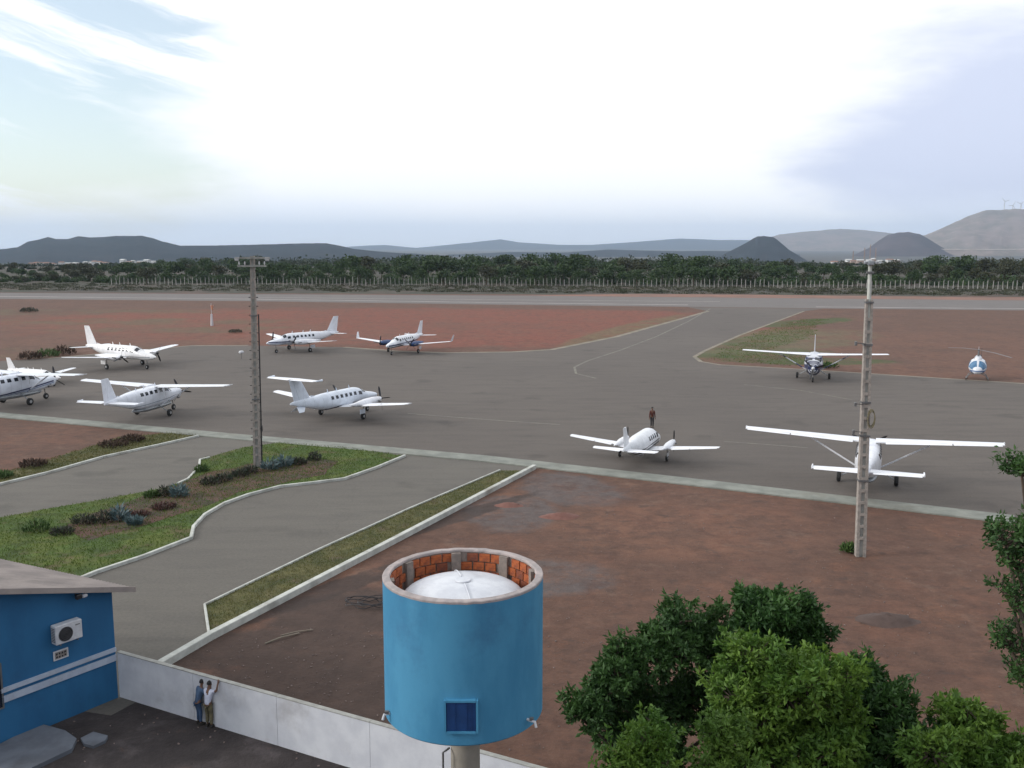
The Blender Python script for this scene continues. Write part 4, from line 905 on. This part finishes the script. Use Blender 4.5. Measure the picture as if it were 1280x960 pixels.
# ------------------------------------------------------------------ windsock and apron lamp
ws = G(265, 407); WS = empty('windsock', ws, 0, label='white windsock mast with faded orange sleeve in the red earth beyond the apron', cat='windsock')
MB().tube([(0, 0, 0), (0, 0, 2.3)], [.30, .17], 8).build('mast_base', MAT['plastic'], WS, True)
MB().tube([(0, 0, 2.3), (0, 0, 4.4)], .05, 6).build('mast', MAT['plastic'], WS)
MB().lathe([(.02, 0), (.16, .05), (.22, .45), (.3, .9), (.3, .95)], 10, (.18, 0, 3.1)).build('sleeve', MAT['orange'], WS, True)
al = G(302, 449); AL = empty('apron_lamp', al, 0, label='low white lamp on a thin post at the apron left of the tall pole', cat='lamp')
MB().tube([(0, 0, 0), (0, 0, .8)], .04, 6).build('post', MAT['steel'], AL)
MB().lathe([(.05, .78), (.34, .84), (.38, 1.0), (.25, 1.18), (.02, 1.22)], 12).build('lamp_head', MAT['plastic'], AL, True)

# ------------------------------------------------------------------ litter in the yard behind the kerb
def thing_at(mb, name, mat, px, py, label, cat, smooth=False):
    o_ = mb.build(name, mat, smooth=smooth); o_.location = G(px, py); return tag(o_, label, cat)
random.seed(5)
wp = []
for k in range(70):
    a = k * .42; wp.append((.95 * math.cos(a) * (1 + .25 * math.sin(k * .7)) + .012 * k, .5 * math.sin(a) * (1 + .3 * math.cos(k)), .05 + .22 * abs(math.sin(k * .37))))
thing_at(MB().tube(wp, .018, 5), 'wire_tangle', MAT['black'], 452, 757, 'tangle of black wire on the earth left of the blue water tower', 'wire')
thing_at(MB().tube([(-.55, -.5, .03), (0, .0, .09), (.6, .5, .05)], .035, 6), 'wooden_stick', MAT['sand'], 352, 799, 'pale stick lying on dark earth beside the wide kerb, lower of two', 'stick')
thing_at(MB().tube([(-.5, -.25, .03), (.1, .05, .07), (.7, .3, .05)], .028, 6), 'wooden_stick', MAT['sand'], 368, 792, 'pale stick lying on dark earth beside the wide kerb, upper of two', 'stick')
for px, py, s_, lb in ((636, 632, 1.0, 'reddish heap of broken earth near the kerb corner of the yard'), (700, 646, 1.3, 'flat reddish clod heap behind the blue water tower'), (1108, 776, 1.5, 'low dark mound of soil in front of the right pole')):
    mb = MB(); S = []
    for i in range(7):
        r_ = s_ * (1 - i / 6.5); S.append([(r_ * math.cos(a) * random.uniform(.8, 1.1), r_ * .55 * math.sin(a) * random.uniform(.8, 1.1), .2 * s_ * math.sin(i / 6 * 1.57) * random.uniform(.8, 1.1) - .02) for a in [2 * math.pi * k / 14 for k in range(14)]])
    mb.loft(S); thing_at(mb, 'earth_mound', pm('mound_earth', (.19, .09, .07) if px < 900 else (.09, .06, .05), None, 3, .95, bump=.5), px, py, lb, 'mound', True)
# scattered stones
mb = MB()
for k in range(900):
    if k < 450: p = G(random.uniform(560, 1250), random.uniform(600, 860))
    elif k < 650: p = G(random.uniform(250, 480), random.uniform(780, 880)); 
    else: p = G(random.uniform(30, 700), random.uniform(890, 1100))
    s_ = random.uniform(.015, .045); mb.box((p.x, p.y, s_ * .3), (s_ * 1.5, s_, s_), Matrix.Rotation(random.uniform(0, 3), 3, Vector((random.random(), random.random(), 1)).normalized()))
tag(mb.build('scattered_stones', pm('stone', (.22, .17, .15), (.12, .09, .08), 2, .9)), 'small stones scattered over the bare earth', 'stones', kind='stuff')
#@@PART3
# ------------------------------------------------------------------ vegetation
def leaves_mesh(name, C, D, ln, wd, mat, parent=None, fold=.25, rng=RNG):
    """C centres (n,3), D directions (n,3): one folded pointed leaf each (2 quads of 3 corners)"""
    n_ = len(C); D = D / np.linalg.norm(D, axis=1, keepdims=True); r_ = rng.normal(size=(n_, 3)); S_ = np.cross(D, r_); S_ /= np.linalg.norm(S_, axis=1, keepdims=True) + 1e-9
    Nn = np.cross(S_, D); ln = (ln * rng.uniform(.7, 1.25, n_))[:, None]; wd = (wd * rng.uniform(.7, 1.25, n_))[:, None]
    a = C; b = C + D * ln * .5 + S_ * wd * .5 + Nn * wd * fold; c = C + D * ln; d = C + D * ln * .5 - S_ * wd * .5 + Nn * wd * fold
    V = np.stack([a, b, c, d], 1).reshape(-1, 3); i = np.arange(n_)[:, None] * 4
    Fc = np.concatenate([i + [0, 1, 2], i + [0, 2, 3]], 0)
    me = bpy.data.meshes.new(name); me.vertices.add(len(V)); me.vertices.foreach_set('co', V.astype(np.float32).ravel())
    me.loops.add(len(Fc) * 3); me.loops.foreach_set('vertex_index', Fc.astype(np.int32).ravel()); me.polygons.add(len(Fc)); me.polygons.foreach_set('loop_start', np.arange(len(Fc), dtype=np.int32) * 3)
    me.update(calc_edges=True); me.validate(); me.materials.append(mat)
    o_ = bpy.data.objects.new(name, me); COL.objects.link(o_)
    if parent: o_.parent = parent
    return o_
def leafy_tree(label, loc, lobes, mat, n_clump, per, leaf=.15, seed=1, shoots=0.35, group='foreground trees'):
    """lobes: (x, y, z, rx, ry, rz) relative to the trunk base"""
    rng = np.random.default_rng(seed); rd = random.Random(seed)
    root = empty('leafy_tree', loc, 0, label=label, cat='tree', group=group)
    parts = []
    for (x, y, z, rx, ry, rz) in lobes:
        parts.append((x, y, z - .1 * rz, rx * .62, ry * .62, rz * .62))
        for _ in range(8):
            d_ = rng.normal(size=3); d_ /= np.linalg.norm(d_); d_[2] = d_[2] * .8 + .2; q = rng.uniform(.45, .95); k_ = rng.uniform(.28, .52)
            parts.append((x + d_[0] * rx * q, y + d_[1] * ry * q, z + d_[2] * rz * q, rx * k_, ry * k_, rz * k_))
    big = lobes; lobes = parts
    tot = sum(l[3] * l[4] for l in lobes); br = MB(); C = []; D = []
    zlow = min(l[2] - l[5] for l in big); fork = Vector((0, 0, max(.8, zlow * .8)))
    br.tube([(0, 0, -.2), (.05, .03, fork.z * .5), fork], [.22, .17, .14], 8)
    for q in big:
        c = Vector(q[:3]) + Vector((0, 0, -q[5] * .5)); br.tube([fork, fork.lerp(c, .5) + Vector((rd.uniform(-.2, .2), rd.uniform(-.2, .2), -.15)), c], [.10, .07, .03], 6)
    for (x, y, z, rx, ry, rz) in lobes:
        c = Vector((x, y, z)); near = min(big, key=lambda q: (Vector(q[:3]) - c).length); nc = Vector(near[:3]) + Vector((0, 0, -near[5] * .5))
        br.tube([nc, c], [.03, .012], 5)
        k = int(n_clump * rx * ry / tot)
        for _ in range(k):
            d_ = rng.normal(size=3); d_[2] = d_[2] * .9 + .35; d_ /= np.linalg.norm(d_); rr = rng.uniform(.45, 1.0) ** .6
            if rng.random() < .2: rr *= rng.uniform(1.1, 1.45)
            p = np.array([x, y, z]) + d_ * np.array([rx, ry, rz]) * rr
            br.tube([c.lerp(Vector(p), .25), Vector(p)], [.02, .008], 4, False)
            ax_ = d_ * .7 + np.array([0, 0, .6]) + rng.normal(size=3) * .35; ax_ /= np.linalg.norm(ax_); tw = rng.uniform(.22, .5) * (2.0 if rng.random() < .1 else 1)
            t_ = rng.random(per); cc = p + (t_[:, None] - .4) * ax_ * tw + rng.normal(size=(per, 3)) * .035
            dd = rng.normal(size=(per, 3)) * .8 + ax_ * .55 + np.array([0, 0, -.1]); C.append(cc); D.append(dd)
    br.build('trunk', MAT['trunk'], root, True)
    leaves_mesh('crown', np.concatenate(C), np.concatenate(D), leaf, leaf * .42, mat, root, rng=rng)['kind'] = 'stuff'
    return root
def tp(px, py, y):                                # point at distance y on the line of sight of a photo pixel
    d = ray(px, py); return d * (y / d.y) + Vector((0, 0, CAM_H))
def lobe_at(base, px, py, y, rx, ry, rz): p = tp(px, py, y); return (p.x - base.x, p.y - base.y, p.z, rx, ry, rz)
b = Vector((4.2, 25.5, 0))
leafy_tree('dark green leafy tree, left of the group at the bottom right', b, [lobe_at(b, 835, 800, 25.5, 1.25, 1.2, .9), lobe_at(b, 775, 850, 24.8, 1.0, 1.1, .9), lobe_at(b, 740, 895, 24.3, .6, .8, .75), lobe_at(b, 885, 800, 26.5, 1.0, 1.1, .8), lobe_at(b, 810, 930, 24.5, 1.5, 1.3, 1.1), lobe_at(b, 905, 880, 25.5, 1.4, 1.3, 1.2)], MAT['leaf_dark'], 1250, 28, .20, 21)
b = Vector((6.4, 24.5, 0))
leafy_tree('tallest tree of the group at the bottom right, dark top over yellow-green leaves', b, [lobe_at(b, 960, 775, 26.0, 1.15, 1.1, .75), lobe_at(b, 1000, 810, 26.0, .9, 1.0, .75)], MAT['leaf_dark'], 520, 28, .20, 22)
b = Vector((6.2, 22.2, 0))
leafy_tree('light yellow-green leafy tree in the middle of the bottom right group', b, [lobe_at(b, 985, 845, 23.0, 1.5, 1.3, 1.0), lobe_at(b, 940, 890, 22.4, 1.1, 1.1, .9), lobe_at(b, 1040, 900, 22.8, 1.3, 1.2, 1.0), lobe_at(b, 980, 960, 21.8, 1.6, 1.3, 1.1)], MAT['leaf_light'], 1250, 28, .19, 23)
b = Vector((8.6, 23.0, 0))
leafy_tree('green leafy tree with rounded top, right of the yellow-green one at the bottom', b, [lobe_at(b, 1095, 880, 23.5, 1.1, 1.1, .85), lobe_at(b, 1140, 940, 23.0, 1.5, 1.2, 1.0), lobe_at(b, 1070, 970, 22.5, 1.3, 1.2, 1.0)], MAT['leaf_dark'], 900, 28, .20, 24)
b = Vector((10.4, 21.8, 0))
leafy_tree('bushy light green tree in the bottom right corner', b, [lobe_at(b, 1215, 915, 22.3, 1.05, 1.0, .8), lobe_at(b, 1180, 960, 21.6, 1.2, 1.0, .9), lobe_at(b, 1270, 970, 21.8, 1.3, 1.1, .9)], MAT['leaf_light'], 760, 28, .19, 25)
b = Vector((2.9, 19.6, 0))
leafy_tree('bright green young tree at the bottom, nearest the water tower', b, [lobe_at(b, 815, 925, 20.2, .5, .5, .5), lobe_at(b, 800, 970, 19.8, .8, .7, .6)], MAT['leaf_light'], 260, 26, .14, 26)
b = Vector((4.9, 19.2, 0))
leafy_tree('bright green sapling at the bottom between the darker trees', b, [lobe_at(b, 905, 925, 20.2, .5, .5, .45), lobe_at(b, 900, 975, 19.6, .8, .7, .6)], MAT['leaf_light'], 240, 26, .14, 27)
b = Vector((12.6, 20.5, 0))
leafy_tree('thin loose tree with reddish twigs at the right picture edge', b, [lobe_at(b, 1258, 668, 21, .55, .8, .5), lobe_at(b, 1272, 700, 21, .4, .8, .4), lobe_at(b, 1268, 745, 21, .42, .8, .55), lobe_at(b, 1262, 800, 21, .35, .6, .3), lobe_at(b, 1285, 825, 21, .6, .9, .8), lobe_at(b, 1278, 588, 21.5, .55, .7, .25), lobe_at(b, 1350, 700, 21, .9, 1, 1.8)], MAT['leaf_dark'], 360, 22, .14, 28)

# small shrubs: tufts of upright leaves
def shrub(name, label, px, py, r_, h, mat, n_=160, leaf=.16, group=None, cat='shrub', flat=.4, seed=0, wd=.3):
    rng = np.random.default_rng(seed + int(px)); a = rng.uniform(0, 2 * math.pi, n_); q = np.sqrt(rng.random(n_)) * r_
    zz = rng.random(n_) * h * (1 - (q / r_) ** 2 * .6)
    C = np.stack([q * np.cos(a), q * np.sin(a), zz * .85], 1); D = np.stack([np.cos(a) * flat, np.sin(a) * flat, np.ones(n_)], 1) + rng.normal(size=(n_, 3)) * .35
    root = empty(name, G(px, py), 0, label=label, cat=cat, group=group)
    leaves_mesh('foliage', C, D, leaf, leaf * wd, mat, root, rng=rng)['kind'] = 'stuff'
    mb = MB()
    for k in range(5): t_ = rng.uniform(0, 6.28); mb.tube([(0, 0, 0), (r_ * .5 * math.cos(t_), r_ * .5 * math.sin(t_), h * .7)], [.02, .008], 4)
    mb.build('stem', MAT['trunk'], root); return root
SH = [(150, 651, .42, .62, 'plant_blue', 'tall blue-grey shrub in the middle of the planting bed'), (224, 622, .40, .60, 'plant_blue', 'blue-grey shrub near the kerb bend in the planting bed'),
      (104, 655, .5, .5, 'plant_dark', 'low dark shrub at the left end of the planting bed'), (130, 653, .5, .6, 'plant_dark', 'dark shrub just left of the tall blue-grey one'), (46, 664, .5, .6, 'plant_green', 'olive green shrub alone in the lawn, leftmost of the island'),
      (78, 668, .45, .35, 'plant_dark', 'low sprawling shrub between the olive one and the bed'), (208, 620, .45, .6, 'plant_dark', 'dark shrub just left of the kerb-bend blue shrub'), (190, 622, .35, .4, 'plant_green', 'small green shrub behind the red plants'),
      (262, 606, .45, .5, 'plant_dark', 'dark shrub right of the kerb bend'), (280, 602, .45, .55, 'plant_dark', 'dark shrub midway between kerb bend and pole'), (300, 596, .42, .5, 'plant_dark', 'dark shrub just left of the tall pole'),
      (338, 588, .5, .6, 'plant_blue', 'grey-blue shrub just right of the tall pole'), (356, 584, .45, .6, 'plant_blue', 'second grey-blue shrub right of the tall pole'), (374, 581, .4, .5, 'plant_dark', 'dark shrub third to the right of the tall pole'), (393, 576, .35, .65, 'plant_dark', 'narrow dark shrub, rightmost of the island'), (313, 592, .4, .5, 'plant_dark', 'low dark shrub at the foot of the tall pole'),
      (172, 646, .5, .22, 'plant_red', 'low red-leaved plant, left one in the planting bed'), (205, 636, .55, .24, 'plant_red', 'low red-leaved plant, right one in the planting bed'), (168, 657, .3, .3, 'plant_blue', 'small grey plant below the tall blue-grey shrub'), (252, 590, .35, .45, 'plant_green', 'yellow-green shrub inside the short white kerb')]
for i, (px, py, r_, h, m_, lb) in enumerate(SH): blue = m_ == 'plant_blue'; shrub('garden_shrub', lb, px, py, r_ * (.9 if blue else 1.25), h * (1.35 if blue else 1.25), MAT[m_], 170 if blue else 260, .5 if blue else .24, 'shrubs in the grass island', seed=i, flat=.9 if blue else .6, wd=.16 if blue else .3)
for px, py, r_, h, m_, lb in ((142, 558, 1.1, .5, 'plant_dry', 'dark dry bush in the left earth plot, left of two near the kerb end'), (166, 552, .9, .6, 'plant_dry', 'dark dry bush in the left earth plot, right of two near the kerb end'), (42, 583, .9, .5, 'plant_dry', 'reddish dry bush low in the left earth plot'), (3, 597, .7, .4, 'plant_green', 'green weed tuft at the left picture edge beside the kerb'),
                          (1061, 690, .32, .4, 'plant_green', 'weed tuft at the foot of the right pole'), (38, 449, 1.5, 1.2, 'plant_dry', 'olive bush at the far apron edge, left of three'), (60, 446, 1.6, 1.2, 'plant_green', 'olive bush at the far apron edge, middle of three'), (80, 443, 1.6, 1.4, 'plant_dry', 'olive bush at the far apron edge, right of three'),
                          (36, 390, 2.0, 1.2, 'plant_dark', 'dark bush in the far red field at the left'), (294, 416, 1.2, .7, 'plant_dark', 'small dark bush in the red field left of the pole'), (1030, 459, 1.6, .5, 'plant_green', 'weeds at the grass corner behind the navy-nosed aeroplane')):
    shrub('wild_bush', lb, px, py, r_, h, MAT[m_], 300, .3 if r_ < 1.3 else .5, 'bushes on the bare earth', seed=5, cat='bush')

# lawn blades
def blades(name, label, poly, n_, h, mat, z0):
    P = np.array([(p.x, p.y) for p in poly]); lo, hi = P.min(0), P.max(0); out = []
    lo = np.maximum(lo, [-45, 0])
    while sum(len(q) for q in out) < n_:
        q = RNG.uniform(lo, hi, (n_, 2)); ins = np.zeros(len(q), bool); j = len(P) - 1
        for i in range(len(P)):
            c_ = ((P[i, 1] > q[:, 1]) != (P[j, 1] > q[:, 1])) & (q[:, 0] < (P[j, 0] - P[i, 0]) * (q[:, 1] - P[i, 1]) / (P[j, 1] - P[i, 1] + 1e-12) + P[i, 0]); ins ^= c_; j = i
        out.append(q[ins])
    q = np.concatenate(out)[:n_]; C = np.column_stack([q, np.full(n_, z0)]); D = RNG.normal(size=(n_, 3)) * .5 + [0, 0, 1]; D[:, 2] = abs(D[:, 2]) + .2
    tag(leaves_mesh(name, C, D, h, h * .35, mat), label, 'grass', kind='stuff')
gm1 = leafmat('lawn_blades', (0.0748, 0.1452, 0.0158), (0.1232, 0.1672, 0.0246), (0.0440, 0.0880, 0.0106), .5); gm2 = leafmat('dry_blades', (0.1144, 0.1320, 0.0308), (0.1672, 0.1584, 0.0528), (0.0660, 0.0836, 0.0194), .5)
blades('lawn_grass', 'green grass growing on the island between the roads', isl, 26000, .12, gm1, .055)
blades('strip_grass', 'dry grass on the narrow strip inside the white kerb', grs, 9000, .09, gm2, .045)
blades('verge_grass', 'thin grass along the left kerb', lv, 7000, .14, gm2, .015)
blades('corner_grass', 'grass patch at the taxiway corner', dense([G(*p) for p in [(890, 448), (935, 422), (1000, 399), (1036, 399), (1000, 425), (960, 440), (1020, 450), (1040, 458), (990, 458)]], 3, 2.0), 5000, .2, gm1, 0)

# woodland beyond the fence: individual trees with shared meshes
def far_tree_mesh(seed, rx, rz, n_, mat, tall):
    rng = np.random.default_rng(seed); lobes = [(rng.uniform(-.5, .5) * rx, rng.uniform(-.5, .5) * rx, tall - rz * rng.uniform(.6, 1.5), rx * rng.uniform(.45, .7), rz * rng.uniform(.4, .7)) for _ in range(7)]
    C = []
    for x, y, z, a, b_ in lobes:
        d_ = rng.normal(size=(n_ // 7, 3)); d_ /= np.linalg.norm(d_, axis=1, keepdims=True); rr = rng.uniform(.55, 1.05, (len(d_), 1)); C.append(np.array([x, y, z]) + d_ * rr * [a, a, b_])
    C = np.concatenate(C); D = rng.normal(size=C.shape)
    root = empty('woodland_tree'); leaves_mesh('crown', C, D, .75, .6, mat, root, rng=rng)
    mb = MB(); mb.tube([(0, 0, 0), (.1, .05, tall * .45), (0, 0, tall * .7)], [.2, .14, .06], 6)
    for k in range(3): a = rng.uniform(0, 6.28); mb.tube([(0, 0, tall * .35), (rx * .4 * math.cos(a), rx * .4 * math.sin(a), tall * .7)], [.09, .04], 5)
    mb.build('trunk', MAT['trunk'], root); return root
protos = [far_tree_mesh(40 + i, 4.0, 2.6, 560, MAT['leaf_far' if i not in (2, 4) else 'leaf_far2'], 7.6) for i in range(6)]
TLAB = ['rounded dark green tree beyond the fence', 'broad dark green tree beyond the fence', 'olive brown dry tree beyond the fence', 'dense green tree beyond the fence', 'grey-brown leafless-looking tree beyond the fence', 'dark green tree with open crown beyond the fence']
def treetop(px):                                   # top of the wood in the photograph, as height at 400 m
    xs = [-300, 0, 110, 150, 300, 420, 560, 700, 780, 830, 930, 970, 1060, 1150, 1280, 1600]; ys = [5.0, 5.0, 5.5, 8, 8.6, 9.4, 10.3, 11, 9.3, 10.2, 9.2, 7.6, 7.0, 8.6, 10, 10]
    return float(np.interp(px, xs, ys))
random.seed(21); used = set(); cnt = 0
for row, (dist0, num) in enumerate(((392, 95), (425, 80), (470, 65), (540, 50))):
    for k in range(num):
        px = -120 + 1520 * (k + random.uniform(.1, .9)) / num; yv = (dist0 + random.uniform(-14, 20)) - (px - 640) * .026
        d = ray(px, 306); x = d.x / d.y * yv; hgt = treetop(px) * random.choice((.6, .75, .9, 1.0, 1.15)) * random.uniform(.88, 1.06) * (.75 if row == 0 else 1)
        v_ = random.randrange(6)
        if px < 140 or px > 1100:
            if random.random() < .5: v_ = random.choice((2, 4))
        elif v_ in (2, 4) and random.random() < .6: v_ = 3
        if v_ in used: o_ = copy_tree(protos[v_])
        else: o_ = protos[v_]; used.add(v_)
        s_ = hgt / 7.6; o_.location = (x, yv, 0); o_.scale = (s_ * random.uniform(.9, 1.35), s_ * random.uniform(.9, 1.35), s_); o_.rotation_euler = (0, 0, random.uniform(0, 6.28))
        tag(o_, TLAB[v_], 'tree', 'trees beyond the fence: ' + TLAB[v_])
# undergrowth along the fence and the mass of wood behind
def clumps(name, label, n_, per, size, rx, rz, mat, place, seed):
    rng = np.random.default_rng(seed); C = []
    for _ in range(n_):
        x, y, z, s_ = place(rng); d_ = rng.normal(size=(per, 3)); d_ /= np.linalg.norm(d_, axis=1, keepdims=True); d_[:, 2] = np.abs(d_[:, 2]) * 1.0 - .1
        C.append(np.array([x, y, z]) + d_ * rng.uniform(.4, 1.0, (per, 1)) * [rx * s_, rx * s_, rz * s_])
    C = np.concatenate(C); tag(leaves_mesh(name, C, rng.normal(size=C.shape), size, size * .8, mat, rng=rng), label, 'undergrowth' if 'under' in name else 'woodland', kind='stuff')
def pl1(rng): px = rng.uniform(-150, 1430); yv = 366 - (px - 640) * .03 + rng.uniform(-46, 10); return ((px - 640) / FOC * yv / cP, yv, 0, rng.uniform(.4, 1.2))
clumps('undergrowth', 'low scrub along the fence', 1500, 34, .45, 2.8, .75, MAT['leaf_far2'], pl1, 1)
def pl4(rng): px = rng.uniform(-150, 1430); yv = 392 - (px - 640) * .028 + rng.uniform(-4, 30); return ((px - 640) / FOC * yv / cP, yv, 0, rng.uniform(.6, 1.3) * min(1.2, treetop(px) / 10))
clumps('undergrowth_thicket', 'dark thicket of bushes under the trees beyond the fence', 620, 90, .8, 3.2, 4.2, MAT['leaf_far'], pl4, 6)
def gap(px): return px < 225 or 945 < px < 1135
def pl2(rng): px = rng.uniform(-500, 1800); yv = rng.uniform(560, 1000); return ((px - 640) / FOC * yv, yv, tz((px - 640) / FOC * yv, yv), rng.uniform(.7, 1.4) * (treetop(px) / 9) * (.42 if gap(px) else 1))
clumps('distant_wood', 'continuous dark woodland behind the nearer trees', 1500, 60, 1.3, 5.5, 5.8, MAT['forest'], pl2, 2)
def pl3(rng): px = rng.uniform(-900, 2200); yv = 1000 + 3000 * rng.random() ** 1.3; X = (px - 640) / FOC * yv; return (X, yv, tz(X, yv), rng.uniform(.7, 1.6) * (.35 if gap(px) and yv < 1800 else 1))
clumps('far_woodland', 'scrub woodland thinning out over the plain to the hills', 4200, 26, 3.2, 12, 7, MAT['forest'], pl3, 3)

# ------------------------------------------------------------------ fence
fx = [(140, 356.1), (640, 357.6), (1000, 360), (1360, 362.7)]
FE = empty('boundary_fence', G(640, 357.6), 0, label='long fence of pale concrete posts in front of the trees', cat='fence'); fo = Vector(FE.location)
pts = dense([G(*p) for p in fx], 1.0); tot_l = sum((pts[i + 1] - pts[i]).length for i in range(len(pts) - 1)); nps = 222; acc = 0; nxt = 0; stepl = tot_l / (nps - 1); posts = []
for i in range(len(pts) - 1):
    seg = (pts[i + 1] - pts[i]).length
    while nxt <= acc + seg and len(posts) < nps: posts.append(pts[i].lerp(pts[i + 1], (nxt - acc) / seg)); nxt += stepl
    acc += seg
pm_ = None; random.seed(4)
postmat = pm('pale_post', (.46, .44, .40), (.33, .31, .29), 1, .85)
for p in posts:
    if pm_ is None: pm_ = MB().loft([[(x * .10, y * .10, -.2) for x, y in ((-1, -1), (1, -1), (1, 1), (-1, 1))], [(x * .09, y * .09, 2.9) for x, y in ((-1, -1), (1, -1), (1, 1), (-1, 1))], [(x * .07, y * .07 - .3, 3.35) for x, y in ((-1, -1), (1, -1), (1, 1), (-1, 1))]]).build('post', postmat, FE); o_ = pm_
    else: o_ = pm_.copy(); COL.objects.link(o_); o_.parent = FE
    o_.location = p - fo + Vector((random.uniform(-.15, .15), random.uniform(-.2, .2), 0)); o_.rotation_euler = (random.uniform(-.03, .03), random.uniform(-.05, .05), random.uniform(-.2, .2)); o_.scale = (1, 1, random.uniform(.72, 1.05))
for z in (.4, .9, 1.4, 1.9, 2.4, 2.85):
    MB().tube([q - fo + Vector((0, -.1, z)) for q in posts[::3]] , .008, 3).build('wire', MAT['steel'], FE)

# ------------------------------------------------------------------ town on the plain, masts and turbines
def house(i, px, py, wpx, hpx, dist, wall, roofm, label, group):
    d = ray(px, py); t = dist / d.y; X = d.x * t; zb_ = CAM_H + d.z * t; k = dist / FOC; w_ = wpx * k; h = hpx * k; dp = w_ * .7 + 4
    root = empty('house', (X, dist, zb_), random.uniform(-.25, .25), label=label, cat='house', group=group)
    MB().box((0, 0, h / 2 - 3), (w_, dp, h + 6)).build('wall', MAT[wall], root)
    rh = h * .3; a = [(-w_ / 2 - .4, -dp / 2 - .4, h + .02), (-w_ / 2 - .4, dp / 2 + .4, h + .02), (-w_ / 2 - .4, 0, h + rh)]; b_ = [(w_ / 2 + .4, y, z) for _, y, z in a]
    MB().loft([a, b_]).build('roof', MAT[roofm], root)
random.seed(9); hi = 0
for px0, px1, py, n_ in ((38, 72, 331.5, 6), (74, 100, 331.5, 4), (103, 136, 331, 5), (150, 195, 329, 6), (230, 262, 330, 4), (958, 985, 331, 3), (1038, 1064, 331, 4), (1056, 1122, 328.5, 8)):
    for k in range(n_):
        px = px0 + (px1 - px0) * (k + random.uniform(.2, .8)) / n_; big = random.random() < .4
        house(hi, px, py + random.uniform(-.6, .6), random.uniform(4, 8), random.uniform(2.2, 4.2), random.uniform(1500, 1800), 'townwhite' if random.random() < .75 else 'towntan', 'townroof' if random.random() < .3 else 'townwhite', 'white distant house of the town beyond the trees', 'houses of the distant town'); hi += 1
for px, py, h_ in ((1080, 330, 20), (1087, 330, 24), (1094, 330, 20), (1066, 329, 15)):
    d = ray(px, py); t = 1650 / d.y; z0 = CAM_H + d.z * t; k = 1650 / FOC; hh = h_ * k
    root = empty('lattice_mast', (d.x * t, 1650, z0), 0, label='thin reddish mast rising above the town at the right', cat='mast', group='masts above the distant town')
    for x, y in ((-1, -1), (1, -1), (1, 1), (-1, 1)): MB().tube([(x * 1.1, y * 1.1, 0), (x * .3, y * .3, hh)], .22, 4).build('leg', MAT['towntan'], root)
    for q in range(1, 7): s_ = 1.1 - .8 * q / 7; MB().box((0, 0, hh * q / 7), (2 * s_, 2 * s_, .3)).build('brace', MAT['towntan'], root)
tw = pm('turbine_white', (.8, .8, .8), None, .1, .5)
for px, top, ang in ((1256, 252, .3), (1266, 257, 1.1), (1276, 255, .7)):
    D_ = 8780; d = ray(px, top); t = D_ / d.y; zt2 = CAM_H + d.z * t; d2 = ray(px, 264); z0 = CAM_H + d2.z * D_ / d2.y - 12
    root = empty('wind_turbine', (d.x * t, D_, z0), 0, label='white wind turbine on the right-hand ridge, ' + ('leftmost' if px == 1256 else 'middle one' if px == 1266 else 'rightmost'), cat='wind turbine', group='wind turbines on the ridge')
    hh = zt2 - z0; MB().tube([(0, 0, 0), (0, 0, hh)], [4.4, 3.2], 10).build('tower', tw, root, True)
    MB().box((0, 0, hh + 1), (4, 10, 4)).build('nacelle', tw, root, bevel=.5)
    for k in range(3):
        a = ang + k * 2.094; mb = MB(); S = [[Vector((math.cos(a) * q, -6, hh + 1 + math.sin(a) * q)) + Vector((-math.sin(a) * w2 * i, j, math.cos(a) * w2 * i)) for i, j in ((-1, 0), (0, .5), (1, 0), (0, -.5))] for q, w2 in ((1, 2.4), (8, 4.0), (44, 1.4))]
        mb.loft(S).build('blade', tw, root)
# pale earth dam at the foot of the right-hand hills
mb = MB(); S = []; S2 = []
for px in range(1130, 1520, 15):
    d = ray(px, 312); t = 6300 / d.y; z = CAM_H + d.z * t + math.sin(px * .05) * .8; X = d.x * t
    S.append([(X, 6150, -58), (X, 6292, z), (X, 6310, z), (X, 6400, -58)]); S2.append([(X, 6294, z - .2), (X, 6295, z + 4), (X, 6305, z + 4), (X, 6308, z - .2)])
mb.loft(S).build('embankment', MAT['hill_brown'])['kind'] = 'structure'
MB().loft(S2).build('embankment_crest', pm('pale_embankment', (.62, .54, .46), (.5, .44, .38), .02, .9))['kind'] = 'structure'

# ------------------------------------------------------------------ air
hz, t, bs = newmat('air_haze'); t.nodes.remove(bs); pv = tn(t, 'ShaderNodeVolumePrincipled'); pv.inputs['Color'].default_value = (.66, .81, 1.0, 1); pv.inputs['Density'].default_value = 6.5e-5; pv.inputs['Anisotropy'].default_value = .72
t.links.new(pv.outputs[0], t.nodes['Material Output'].inputs['Volume'])
zt3 = 420
hb = MB().box((0, 0, (zt3 - 60) / 2), (41000, 41000, zt3 + 60)).build('haze', hz); hb['kind'] = 'stuff'
